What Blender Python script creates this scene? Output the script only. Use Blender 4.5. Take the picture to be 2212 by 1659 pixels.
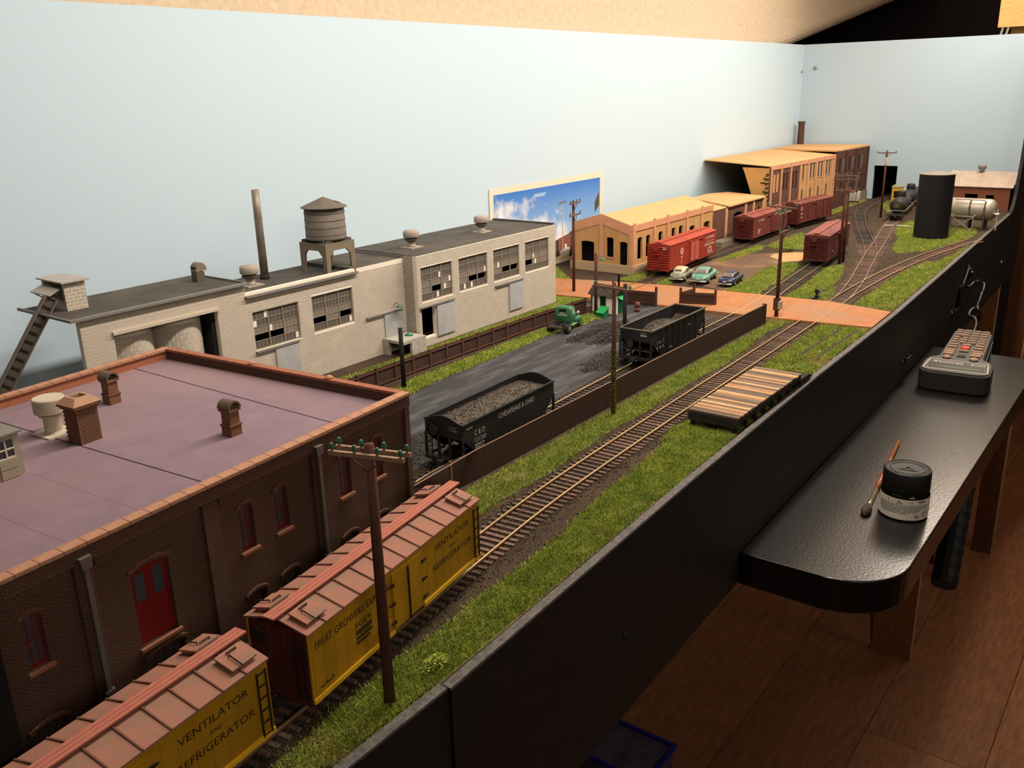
import bpy, math, random
import numpy as np
from mathutils import Vector, Matrix

random.seed(7); rng = np.random.default_rng(7)
for o in list(bpy.data.objects): bpy.data.objects.remove(o, do_unlink=True)
SC = bpy.context.scene; COL = SC.collection
U = 0.001          # the script is written in millimetres; the scene is in metres
Z0 = 850.0         # height of the model ground above the room floor
def W(x, y, z=0.0): return Vector((x*U, y*U, (z+Z0)*U))

# ---------------------------------------------------------------- camera
def setup_camera():
    f, yaw, pitch, roll, H = 1936.05, 0.65484973, 0.317193678, -0.0277074, 258.2
    ca, sa, cb, sb = math.cos(yaw), math.sin(yaw), math.cos(pitch), math.sin(pitch)
    fwd = Vector((ca*cb, sa*cb, -sb)); right = Vector((sa, -ca, 0)); up = right.cross(fwd)
    r2 = right*math.cos(roll) + up*math.sin(roll); u2 = -right*math.sin(roll) + up*math.cos(roll)
    cd = bpy.data.cameras.new('camera'); cam = bpy.data.objects.new('camera', cd); COL.objects.link(cam)
    m = Matrix((r2, u2, -fwd)).transposed().to_4x4(); m.translation = W(0, 0, H); cam.matrix_world = m
    cd.sensor_width = 36.0; cd.lens = f/2212*36.0; cd.clip_start = 0.01; cd.clip_end = 30
    SC.camera = cam
setup_camera()

# ---------------------------------------------------------------- light
def srgb(c):
    return tuple(((v/255)/12.92 if v/255 <= 0.04045 else ((v/255+0.055)/1.055)**2.4) for v in c)
def area(name, loc, target, size, size_y, power, col, spread=180):
    l = bpy.data.lights.new(name, 'AREA'); l.shape = 'RECTANGLE'; l.size = size*U; l.size_y = size_y*U
    l.energy = power; l.color = col; l.spread = math.radians(spread)
    o = bpy.data.objects.new(name, l); COL.objects.link(o); o.location = W(*loc)
    d = W(*target) - W(*loc); o.rotation_euler = d.to_track_quat('-Z', 'Y').to_euler()
    return o
world = bpy.data.worlds.new('room_air'); SC.world = world; world.use_nodes = True
world.node_tree.nodes['Background'].inputs[0].default_value = (0.9, 0.72, 0.55, 1)
world.node_tree.nodes['Background'].inputs[1].default_value = 0.02
area('room_lamp', (-250, -1000, 700), (800, 700, 80), 600, 300, 3.0, (1.0, 0.87, 0.72), 150)
area('room_lamp_far', (1700, -1000, 1000), (1500, 100, -500), 500, 400, 4.0, (1.0, 0.84, 0.66), 170)
area('led_strip', (1130, 315, 600), (1130, 570, 0), 1800, 40, 14, (1.0, 0.87, 0.74), 170)
area('far_fill_light', (2040, 215, 660), (1200, 330, 0), 320, 220, 3.0, (1.0, 0.84, 0.66), 170)  # unseen fill, added for the shelf's sheen and the far end
area('wall_fill_light', (2900, 300, 780), (3080, 300, 1500), 500, 300, 13.0, (1.0, 0.84, 0.66), 170)  # unseen fill light, added to brighten the far wall mirrored in the shelf
SC.view_settings.view_transform = 'Standard'; SC.view_settings.look = 'None'
SC.view_settings.gamma = 1.0; SC.view_settings.use_curve_mapping = False
SC.view_settings.exposure = 0.0

# ---------------------------------------------------------------- materials
MATS = {}
def _nt(name):
    m = bpy.data.materials.new(name); m.use_nodes = True; nt = m.node_tree
    return m, nt, nt.nodes['Principled BSDF']
def _mixc(nt, a, b, fac):
    n = nt.nodes.new('ShaderNodeMix'); n.data_type = 'RGBA'
    for s, v in ((6, a), (7, b)):
        if isinstance(v, tuple): n.inputs[s].default_value = (*v, 1)
        else: nt.links.new(v, n.inputs[s])
    nt.links.new(fac, n.inputs[0]); return n.outputs[2]
def _noise(nt, vec, scale, detail=4.0, rough=0.6, lo=0.35, hi=0.65):
    n = nt.nodes.new('ShaderNodeTexNoise'); n.inputs['Scale'].default_value = scale
    n.inputs['Detail'].default_value = detail; n.inputs['Roughness'].default_value = rough
    nt.links.new(vec, n.inputs['Vector'])
    r = nt.nodes.new('ShaderNodeMapRange'); r.inputs[1].default_value = lo; r.inputs[2].default_value = hi
    nt.links.new(n.outputs[0], r.inputs[0]); return r.outputs[0]
def mat(name, col, rough=0.7, col2=None, scale=150.0, bump=0.0, bscale=None, metal=0.0, spec=0.3, col3=None, scale3=30.0, stretch=None):
    """plain surface: base colour, broken up by noise towards col2 (fine) and col3 (patches), optional fine relief"""
    if name in MATS: return MATS[name]
    m, nt, b = _nt(name); c = srgb(col)
    b.inputs['Roughness'].default_value = rough; b.inputs['Metallic'].default_value = metal
    b.inputs['Specular IOR Level'].default_value = spec; b.inputs['Base Color'].default_value = (*c, 1)
    tc = nt.nodes.new('ShaderNodeTexCoord'); vec = tc.outputs['Object']
    if stretch:
        mp = nt.nodes.new('ShaderNodeMapping'); mp.inputs['Scale'].default_value = stretch
        nt.links.new(vec, mp.inputs[0]); vec = mp.outputs[0]
    out = c
    if col2: out = _mixc(nt, c, srgb(col2), _noise(nt, vec, scale))
    if col3: out = _mixc(nt, out, srgb(col3), _noise(nt, vec, scale3, 3, .5, .45, .7))
    if not isinstance(out, tuple): nt.links.new(out, b.inputs['Base Color'])
    if bump:
        n = nt.nodes.new('ShaderNodeTexNoise'); n.inputs['Scale'].default_value = bscale or scale*2; n.inputs['Detail'].default_value = 3
        nt.links.new(vec, n.inputs['Vector'])
        bp = nt.nodes.new('ShaderNodeBump'); bp.inputs['Strength'].default_value = bump; bp.inputs['Distance'].default_value = 0.001
        nt.links.new(n.outputs[0], bp.inputs['Height']); nt.links.new(bp.outputs[0], b.inputs['Normal'])
    MATS[name] = m; return m
def brickmat(name, c1, c2, mortar, bw, bh, msize=0.09, bump=0.5, rough=0.85, dist=0.0004, offset=0.5):
    if name in MATS: return MATS[name]
    m, nt, b = _nt(name); b.inputs['Roughness'].default_value = rough; b.inputs['Specular IOR Level'].default_value = 0.2
    tc = nt.nodes.new('ShaderNodeTexCoord'); sp = nt.nodes.new('ShaderNodeSeparateXYZ'); nt.links.new(tc.outputs['Object'], sp.inputs[0])
    ad = nt.nodes.new('ShaderNodeMath'); nt.links.new(sp.outputs[0], ad.inputs[0]); nt.links.new(sp.outputs[1], ad.inputs[1])
    cb = nt.nodes.new('ShaderNodeCombineXYZ'); nt.links.new(ad.outputs[0], cb.inputs[0]); nt.links.new(sp.outputs[2], cb.inputs[1])
    k = nt.nodes.new('ShaderNodeTexBrick'); nt.links.new(cb.outputs[0], k.inputs['Vector'])
    k.offset = offset; k.inputs['Scale'].default_value = 1.0/(bw*U)
    k.inputs['Brick Width'].default_value = 1.0; k.inputs['Row Height'].default_value = bh/bw
    k.inputs['Mortar Size'].default_value = msize*bh/bw; k.inputs['Mortar Smooth'].default_value = 0.3
    for s, c in (('Color1', c1), ('Color2', c2), ('Mortar', mortar)): k.inputs[s].default_value = (*srgb(c), 1)
    nt.links.new(k.outputs['Color'], b.inputs['Base Color'])
    iv = nt.nodes.new('ShaderNodeMath'); iv.operation = 'SUBTRACT'; iv.inputs[0].default_value = 1; nt.links.new(k.outputs['Fac'], iv.inputs[1])
    bp = nt.nodes.new('ShaderNodeBump'); bp.inputs['Strength'].default_value = bump; bp.inputs['Distance'].default_value = dist
    nt.links.new(iv.outputs[0], bp.inputs['Height']); nt.links.new(bp.outputs[0], b.inputs['Normal'])
    MATS[name] = m; return m
def woodmat(name, c1, c2, rough=0.6, scale=60, axis=0, k=12.0, bump=0.1):
    st = [1.0, 1.0, 1.0]
    for i in range(3):
        if i != axis: st[i] = k
    return mat(name, c1, rough, c2, scale, bump, scale*2, stretch=tuple(st))
# ---------------------------------------------------------------- mesh helpers (all in mm)
class MB:
    def __init__(s): s.v = []; s.f = []
    def add(s, vs, fs):
        k = len(s.v); s.v.extend([tuple(map(float, q)) for q in vs]); s.f.extend([tuple(i+k for i in f) for f in fs]); return s
    def box(s, x0, y0, z0, x1, y1, z1):
        return s.add([(x0,y0,z0),(x1,y0,z0),(x1,y1,z0),(x0,y1,z0),(x0,y0,z1),(x1,y0,z1),(x1,y1,z1),(x0,y1,z1)],
                     [(0,3,2,1),(4,5,6,7),(0,1,5,4),(1,2,6,5),(2,3,7,6),(3,0,4,7)])
    def cbox(s, cx, cy, z0, w, d, h): return s.box(cx-w/2, cy-d/2, z0, cx+w/2, cy+d/2, z0+h)
    def bar(s, p, q, w, h, up=(0,0,1)):
        p, q = Vector(p), Vector(q); d = (q-p).normalized(); a = d.cross(Vector(up))
        if a.length < 1e-5: a = d.cross(Vector((1,0,0)))
        a.normalize(); b = a.cross(d); a *= w/2; b *= h/2
        return s.add([p-a-b,p+a-b,p+a+b,p-a+b,q-a-b,q+a-b,q+a+b,q-a+b],[(0,3,2,1),(4,5,6,7),(0,1,5,4),(1,2,6,5),(2,3,7,6),(3,0,4,7)][::1])
    def tube(s, pts, r, n=8, cap=True, closed=False):
        pts = [Vector(q) for q in pts]; rs = r if isinstance(r, (list, tuple)) else [r]*len(pts); ring = []; ref = None
        for i, q in enumerate(pts):
            a = pts[max(i-1,0)]; b = pts[min(i+1,len(pts)-1)]; d = (b-a).normalized()
            if ref is None:
                ref = Vector((0,0,1)) if abs(d.z) < .9 else Vector((1,0,0))
            e = d.cross(ref).normalized(); g = e.cross(d); ref = g
            ring.append([q + (e*math.cos(2*math.pi*j/n) + g*math.sin(2*math.pi*j/n))*rs[i] for j in range(n)])
        vs = [v for rr in ring for v in rr]; fs = []
        for i in range(len(pts)-1):
            for j in range(n):
                fs.append((i*n+j, i*n+(j+1)%n, (i+1)*n+(j+1)%n, (i+1)*n+j))
        if cap: fs.append(tuple(range(n))[::-1]); fs.append(tuple((len(pts)-1)*n+j for j in range(n)))
        return s.add(vs, fs)
    def lathe(s, prof, n=16, at=(0,0,0), axis='z', cap=True, a0=0.0, a1=2*math.pi):
        full = abs(a1-a0-2*math.pi) < 1e-6; m = n if full else n+1; vs = []; fs = []
        for r, z in prof:
            for j in range(m):
                t = a0+(a1-a0)*j/n; c = (r*math.cos(t), r*math.sin(t), z)
                if axis == 'x': c = (c[2], c[0], c[1])
                if axis == 'y': c = (c[0], c[2], c[1])
                vs.append((c[0]+at[0], c[1]+at[1], c[2]+at[2]))
        for i in range(len(prof)-1):
            for j in range(n):
                k = (j+1)%m; fs.append((i*m+j, i*m+k, (i+1)*m+k, (i+1)*m+j))
        if cap and full:
            fs.append(tuple(range(m))[::-1]); fs.append(tuple((len(prof)-1)*m+j for j in range(m)))
        return s.add(vs, fs)
    def cyl(s, x, y, z0, z1, r0, r1=None, n=12): return s.lathe([(r0, z0), (r1 if r1 is not None else r0, z1)], n, (x, y, 0))
    def prism(s, poly, a, b, ax='z'):
        n = len(poly); put = {'z': lambda u,v,w:(u,v,w), 'y': lambda u,v,w:(u,w,v), 'x': lambda u,v,w:(w,u,v)}[ax]
        vs = [put(u,v,a) for u,v in poly] + [put(u,v,b) for u,v in poly]
        return s.add(vs, [tuple(range(n))[::-1], tuple(range(n,2*n))] + [(i,(i+1)%n,n+(i+1)%n,n+i) for i in range(n)])
    def wall(s, w, h, t, holes, x0=0.0, z0=0.0, y0=0.0, arch=0.0):
        """slab in the xz plane, outer face at y0, inner at y0+t, with real openings (x0,z0,x1,z1)"""
        xs = sorted({x0, x0+w, *[v for q in holes for v in (q[0], q[2])]}); zs = sorted({z0, z0+h, *[v for q in holes for v in (q[1], q[3])]})
        xs = [v for v in xs if x0-1e-6 <= v <= x0+w+1e-6]; zs = [v for v in zs if z0-1e-6 <= v <= z0+h+1e-6]
        nx, nz = len(xs), len(zs); op = [[any(q[0]-1e-6 <= (xs[i]+xs[i+1])/2 <= q[2]+1e-6 and q[1]-1e-6 <= (zs[j]+zs[j+1])/2 <= q[3]+1e-6 for q in holes) for j in range(nz-1)] for i in range(nx-1)]
        solid = lambda i, j: 0 <= i < nx-1 and 0 <= j < nz-1 and not op[i][j]
        vs = [(x, y0, z) for x in xs for z in zs] + [(x, y0+t, z) for x in xs for z in zs]; N = nx*nz; I = lambda i, j, k: k*N + i*nz + j; fs = []
        for i in range(nx-1):
            for j in range(nz-1):
                if not solid(i, j): continue
                fs.append((I(i,j,0), I(i+1,j,0), I(i+1,j+1,0), I(i,j+1,0))); fs.append((I(i,j,1), I(i,j+1,1), I(i+1,j+1,1), I(i+1,j,1)))
                if not solid(i-1,j): fs.append((I(i,j,0), I(i,j+1,0), I(i,j+1,1), I(i,j,1)))
                if not solid(i+1,j): fs.append((I(i+1,j,0), I(i+1,j,1), I(i+1,j+1,1), I(i+1,j+1,0)))
                if not solid(i,j-1): fs.append((I(i,j,0), I(i,j,1), I(i+1,j,1), I(i+1,j,0)))
                if not solid(i,j+1): fs.append((I(i,j+1,0), I(i+1,j+1,0), I(i+1,j+1,1), I(i,j+1,1)))
        s.add(vs, fs)
        if arch:
            for q in holes:
                a, b, zt = q[0], q[2], q[3]; n = 6; top = [(a+(b-a)*k/n, zt) for k in range(n+1)]
                low = [(a+(b-a)*k/n, zt-arch*(2*k/n-1)**2) for k in range(n+1)]
                for k in range(n): s.prism([low[k], low[k+1], top[k+1], top[k]], y0, y0+t, 'y')
        return s
    def xf(s, m):
        s.v = [tuple(m @ Vector(q)) for q in s.v]; return s
    def mesh(s, name, smooth=False):
        me = bpy.data.meshes.new(name); me.from_pydata([(a*U, b*U, c*U) for a, b, c in s.v], [], s.f)
        if smooth: me.polygons.foreach_set('use_smooth', [True]*len(me.polygons))
        me.update(); return me
    def build(s, name, m, parent=None, loc=None, smooth=False, bevel=0.0, rot=None):
        return put(s.mesh(name, smooth), name, m, parent, loc, bevel, rot)
def put(me, name, m, parent=None, loc=None, bevel=0.0, rot=None):
    if m is not None and not me.materials: me.materials.append(m)
    o = bpy.data.objects.new(name, me); COL.objects.link(o); o.parent = parent
    if parent is None: o.location = W(*(loc or (0, 0, 0)))
    elif loc: o.location = Vector(loc)*U
    if rot: o.rotation_euler = rot
    if bevel:
        b = o.modifiers.new('edge', 'BEVEL'); b.width = bevel*U; b.segments = 2; b.limit_method = 'ANGLE'; b.angle_limit = math.radians(40)
    return o
def tag(o, label=None, cat=None, group=None, kind=None):
    for k, v in (('label', label), ('category', cat), ('group', group), ('kind', kind)):
        if v: o[k] = v
    return o
def thing(name, label, cat, loc=(0,0,0), rz=0.0, group=None):
    o = bpy.data.objects.new(name, None); o.empty_display_size = 0.01; COL.objects.link(o)
    o.location = W(*loc); o.rotation_euler = (0, 0, math.radians(rz)); return tag(o, label, cat, group)
def part(name, parent, loc=(0,0,0), rz=0.0):
    o = bpy.data.objects.new(name, None); o.empty_display_size = 0.005; COL.objects.link(o); o.parent = parent
    o.location = Vector(loc)*U; o.rotation_euler = (0, 0, math.radians(rz)); return o
def copy_tree(o, parent=None):
    c = o.copy(); COL.objects.link(c); c.parent = parent
    for ch in list(o.children): copy_tree(ch, c)
    return c
def like(me, name, parent, locs, rots=None, m=None):
    """alike pieces sharing one mesh"""
    out = []
    for i, l in enumerate(locs):
        o = put(me, name, m, parent, l); 
        if rots: o.rotation_euler = rots[i]
        out.append(o)
    return out
_TXT = {}
def text(s, name, m, parent, loc, rot, w, h=None, depth=0.15):
    """flat lettering, w mm wide and h mm high, lower left corner at loc"""
    key = (s, round(w,2), h)
    if s == '#' and key not in _TXT:      # print too small to read in the photograph: a row of letter-sized marks
        b = MB(); n = max(2, int(w/(h*.72))); q = w/n; r = random.Random(int(w*10))
        for i in range(n):
            if i and r.random() < .12: continue
            a = r.choice((0, 0, .25)); b.add([(i*q, 0, 0), (i*q+q*.74, 0, 0), (i*q+q*.74, h*(1-a*.3), 0), (i*q, h, 0)], [(0, 1, 2, 3)])
        _TXT[key] = b.mesh('lettering')
    if key not in _TXT:
        c = bpy.data.curves.new('lettering', 'FONT'); c.body = s; c.size = 1.0; c.extrude = 0.0; c.resolution_u = 2
        o = bpy.data.objects.new('lettering', c); COL.objects.link(o)
        me = bpy.data.meshes.new_from_object(o.evaluated_get(bpy.context.evaluated_depsgraph_get()))
        bpy.data.objects.remove(o); bpy.data.curves.remove(c)
        a = np.empty(len(me.vertices)*3); me.vertices.foreach_get('co', a); a = a.reshape(-1,3)
        a[:,0] -= a[:,0].min(); a[:,1] -= a[:,1].min(); k = w*U/max(a[:,0].max(),1e-6); a[:,0] *= k; a[:,1] *= (h*U/a[:,1].max() if h else k); a[:,2] = 0
        me.vertices.foreach_set('co', a.ravel()); me.update(); me.name = 'lettering'; _TXT[key] = me
    o = put(_TXT[key].copy(), name, m, parent, loc); o.rotation_euler = rot; return o
FRONT = (math.pi/2, 0, 0)                 # lettering on a face that looks towards -y
ENDM = (math.pi/2, 0, -math.pi/2)          # on a face that looks towards -x
def arc(cx, cy, r, a0, a1, n=8): return [(cx+r*math.cos(math.radians(a0+(a1-a0)*i/n)), cy+r*math.sin(math.radians(a0+(a1-a0)*i/n))) for i in range(n+1)]
def resample(pts, step):
    """points every step mm along a smooth (Catmull-Rom) line through pts"""
    P = [np.array(q, float) for q in pts]; P = [2*P[0]-P[1]] + P + [2*P[-1]-P[-2]]; out = []
    for i in range(1, len(P)-2):
        for t in np.linspace(0, 1, 24, endpoint=False):
            a, b, c, d = P[i-1], P[i], P[i+1], P[i+2]
            out.append(0.5*((2*b)+(-a+c)*t+(2*a-5*b+4*c-d)*t*t+(-a+3*b-3*c+d)*t**3))
    out.append(P[-2]); out = np.array(out); s = np.r_[0, np.cumsum(np.linalg.norm(np.diff(out, axis=0), axis=1))]
    q = np.arange(0, s[-1], step); x = np.interp(q, s, out[:,0]); y = np.interp(q, s, out[:,1])
    return np.c_[x, y]
def heading(P):
    d = np.gradient(P, axis=0); return np.arctan2(d[:,1], d[:,0])
# ---------------------------------------------------------------- the room
def room():
    plaster = mat('plaster', (204, 184, 158), 0.9, (188, 168, 142), 120, 0.25, 260)
    dark = mat('recess_shadow', (70, 62, 62), 0.9)  # dark colour put in for the shadow beyond the slanting edge
    w = MB()   # plastered slope behind the layout: ends along a rounded slanting edge, then a dark recess, both shaped to imitate a shadow
    prof = [(0, 0), (9, 1.5), (18, 6), (26, 14), (31, 28), (33, 100), (33, 700)]
    pts = []
    a, b = np.array([2140., 366.]), np.array([3600., 614.]); d = (b-a)/np.linalg.norm(b-a); n = np.array([d[1], -d[0]])
    vs = []; fs = []
    for i, (u, v) in enumerate(prof):
        for q in (a-d*120, b): e = q + n*u; vs.append((e[0], 800+v, e[1]))
    for i in range(len(prof)-1): fs.append((2*i, 2*i+1, 2*i+3, 2*i+2))
    w.add(vs, fs)
    s0 = a-d*120
    w.add([(-1600,800,-850),(s0[0],800,-850),(s0[0],800,s0[1]),(b[0],800,b[1]),(b[0],800,1600),(-1600,800,1600)], [(0,1,2,3,4,5)])
    tag(w.build('wall_back', plaster), kind='structure')
    tag(MB().box(2000, 1500, -850, 5200, 1510, 1600).build('wall_shadow_recess', dark), kind='structure')  # backing of the added recess, dark in place of a cast shadow
    tag(MB().box(3600, -2200, -850, 3610, 1500, 1600).build('wall_far', mat('far_wall_paint', (196, 176, 152), 0.9)), kind='structure')
    wf = bpy.data.objects['wall_far']; o = MB().box(3594, -2200, -850, 3599.5, 1500, 800).build('shadow_band', mat('far_wall_shadow', (48, 43, 46), .9)); o.parent = wf; o.location = (0, 0, 0)  # dark band painted over the lower wall in place of shadow
    tag(MB().box(-1600, -2200, 1550, 3600, 1500, 1560).build('ceiling', mat('ceiling_white', (206, 196, 182), .9)), kind='structure')
    # laminate floor: separate planks with fine joints
    tones = [(140, 92, 62), (146, 97, 66), (134, 88, 60), (144, 98, 68), (130, 84, 57)]
    mats = [woodmat('laminate_%d' % i, c, tuple(int(v*.8) for v in c), 0.42, 26, 0, 7.0, 0.05) for i, c in enumerate(tones)]
    fl = MB().box(-1600, -2200, -870, 3600, 1490, -858.5).build('floor', mat('subfloor', (50, 30, 18), 0.9)); tag(fl, kind='structure')
    me = MB().box(0.6, 0.6, 0, 1199.4, 189.4, 8).mesh('plank'); ms = []
    for k in range(5):
        q = me.copy(); q.materials.append(mats[k]); ms.append(q)
    for r in range(-4, 5):
        for c in range(-1, 3):
            x = c*1200 + (r*430) % 1200 - 200; y = r*190 - 60
            o = put(ms[random.randrange(5)], 'plank', None, fl); o.location = Vector((x, y, -858))*U + Vector((0,0,Z0*U)) - fl.location
room()

def backdrop():
    blue = mat('sky_blue_paint', (184, 204, 216), 0.75, bump=0.12, bscale=900, spec=0.25)
    steel = mat('screw_steel', (170, 170, 165), 0.35, metal=0.8)
    t = thing('backdrop_board', 'long pale blue painted backdrop board behind the whole model railway', 'backdrop')
    MB().box(-350, 782, -12, 2150, 790, 338).build('panel', blue, t)
    for x, y in ((2143, 280),): MB().lathe([(0.1, 0), (3, -.6), (3.4, -1.6), (0.2, -2.4)], 12, (x, 782, y), 'y').build('screw', steel, t, smooth=True)
    t = thing('backdrop_board', 'pale blue end backdrop board with a black tunnel opening, closing the far end', 'backdrop')
    MB().xf(Matrix()).wall(782-300, 350, 8, [(782-602, -3, 782-551, 74)], 0, -12, 0).xf(Matrix.Translation((2150, 782, 0)) @ Matrix.Rotation(-math.pi/2, 4, 'Z')).build('panel', blue, t)
    blk = mat('tunnel_black', (14, 15, 17), 0.6)
    MB().box(2152, 604, 0, 2400, 606, 78).box(2152, 547, 0, 2400, 549, 78).box(2152, 547, 76, 2400, 606, 78).box(2152, 547, -2, 2400, 606, 0).box(2398, 547, 0, 2400, 606, 78).build('tunnel_lining', blk, t)
    for y, z in ((752, 287),): MB().lathe([(0.1, 0), (4, -.6), (4.4, -2), (0.2, -3)], 12, (2150, y, z), 'x').build('screw', steel, t, smooth=True)
    t = thing('end_board', 'black end board at the near end of the layout beside the brick warehouse', 'board')
    MB().box(92, 297, -125, 100, 460, 110).build('panel', mat('black_emulsion', (16, 15, 15), 0.8), t)
backdrop()

EDGE = [(-250, 236), (251, 240), (505, 249.5), (789, 258), (1061, 263), (1458, 277), (2001, 297), (2150, 299)]
def edge_y(x): return float(np.interp(x, [e[0] for e in EDGE], [e[1] for e in EDGE]))
def ground():
    dirt = mat('scenic_dirt', (92, 77, 62), 0.95, (36, 31, 27), 900, 1.0, 1300, col3=(80, 66, 52), scale3=22, spec=0.1)
    top = [(100, edge_y(100))] + [e for e in EDGE[1:]] + [(2150, 785), (100, 785)]
    g = MB().prism(top, -10, 0).build('ground', dirt); tag(g, kind='structure')
    road = mat('orange_road', (168, 114, 72), 0.85, (156, 100, 60), 60, 0.1, 600, col3=(150, 112, 84), scale3=14)
    rd = MB().prism([(1068,264),(986,262),(979,316),(971,383),(964,512),(948,652),(930,779),(1020,779),(1035,716),(1057,626),(1071,555),(1079,428),(1085,342)][::-1], 0.1, 2.6)
    tag(rd.build('road_crossing', road, None), 'orange-brown road crossing the tracks in front of the parked cars', kind='structure')
    asp = mat('yard_asphalt', (62, 62, 64), 0.75, (40, 40, 42), 300, 0.5, 500, col3=(84, 84, 88), scale3=18, stretch=(1, 5, 1), spec=.3)
    pl = [(542,533),(586,542),(684,543),(784,547),(838,537),(878,538),(951,560),(964,512),(968,470),(940,430),(888,425),(747,424),(639,421),(560,420),(450,425),(440,470),(447,520)]
    tag(MB().prism(pl, 0.05, 0.5).build('yard_pavement', asp), kind='structure')
    lot = mat('dirt_lot', (108, 84, 62), 0.95, (78, 60, 46), 200, 0.5, 500, col3=(128, 100, 72), scale3=25)
    tag(MB().prism([(1135,575),(1102,530),(1090,478),(1182,484),(1294,459),(1398,513),(1330,580),(1267,590)][::-1], 0.05, 0.35).build('parking_lot_ground', lot), kind='structure')
    sand = mat('sand_patch', (194, 148, 102), 0.95, (180, 132, 86), 160, 0.4, 600)
    tag(MB().prism([(1369,524),(1400,505),(1407,480),(1372,458),(1331,469),(1312,486),(1327,500),(1345,520)][::-1], 0.1, 0.9).build('sand_patch', sand), 'pale orange sand patch beside the dark red boxcar', 'sand', kind='stuff')
    pathm = mat('sandy_path', (214, 186, 146), 0.95, (190, 160, 120), 160, 0.3, 500)
    tag(MB().prism([(948,655),(930,779),(1010,779),(1000,700)][::-1], 2.6, 2.9).build('verge_path', pathm), kind='structure')
ground()

G = [[(421,365),(533,365),(681,365),(793,365),(946,364),(960,379),(984,381),(986,353),(980,347),(957,349),(914,354),(855,347),(775,341),(735,344),(621,340),(558,342),(527,338),(494,336),(453,335),(422,337),(396,334),(383,336)],
 [(175,261),(198,263),(221,268),(236,267),(252,270),(266,269),(284,269),(305,271),(323,273),(337,271),(373,274),(402,275),(442,282),(481,286),(517,287),(564,292),(601,304),(621,300),(760,302),(760,260),(627,256),(505,251),(387,247),(308,243),(251,241),(190,240)],
 [(760,305),(805,308),(836,309),(898,311),(960,314),(977,312),(986,284),(985,264),(788,260),(750,268)],
 [(1085,312),(1084,267),(1288,273),(1458,279),(1656,289),(1504,287),(1411,296),(1421,309),(1365,315),(1280,316),(1197,317),(1113,314)],
 [(1465,364),(1513,381),(1619,401),(1682,425),(1740,438),(1833,434),(1800,390),(1781,364),(1780,312),(1723,302),(1673,300),(1509,332)],
 [(1080,478),(1085,432),(1128,438),(1226,446),(1300,458),(1325,480),(1252,490),(1182,482),(1140,482),(1104,479)],
 [(1086,400),(1084,372),(1136,373),(1179,370),(1255,381),(1330,402),(1325,412),(1294,417),(1222,408),(1150,400)],
 [(520,530),(540,556),(588,566),(686,567),(801,568),(878,565),(880,545),(840,541),(786,550),(685,546),(587,545),(556,541)],
 [(533,626),(663,627),(911,627),(945,648),(955,620),(954,604),(800,616),(720,620),(650,622),(565,622)],
 [(1080,634),(1125,634),(1151,632),(1113,610),(1078,608)], [(1082,579),(1130,582),(1148,580),(1135,567),(1086,560)],
 [(1437,562),(1520,566),(1600,562),(1560,540),(1500,520),(1435,500),(1420,530)],
 [(1883,612),(2024,614),(2119,610),(2105,600),(1964,598),(1818,590)], [(1285,578),(1360,580),(1440,578),(1438,566),(1390,556),(1320,562),(1270,568)],
 [(2067,559),(2140,548),(2100,520),(2000,500),(1934,505)], [(925,655),(1000,650),(1120,770),(1110,780),(1040,735),(1030,779),(945,779)], [(1088,330),(1086,345),(1140,352),(1180,365),(1100,366)],
 [(860,560),(890,563),(900,540),(872,538)]]
def inside(poly, x, y):
    r = np.zeros(len(x), bool); n = len(poly)
    for i in range(n):
        (x1, y1), (x2, y2) = poly[i], poly[(i+1) % n]
        c = ((y1 > y) != (y2 > y)) & (x < (x2-x1)*(y-y1)/(y2-y1+1e-9)+x1); r ^= c
    return r
def bulk(name, V, F, m):
    me = bpy.data.meshes.new(name); me.vertices.add(len(V)); me.vertices.foreach_set('co', (V*U).astype(np.float32).ravel())
    k = F.shape[1]; me.loops.add(F.size); me.loops.foreach_set('vertex_index', F.astype(np.int32).ravel())
    me.polygons.add(len(F)); me.polygons.foreach_set('loop_start', np.arange(0, F.size, k, dtype=np.int32)); me.update(calc_edges=True); me.validate()
    return put(me, name, m)
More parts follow.
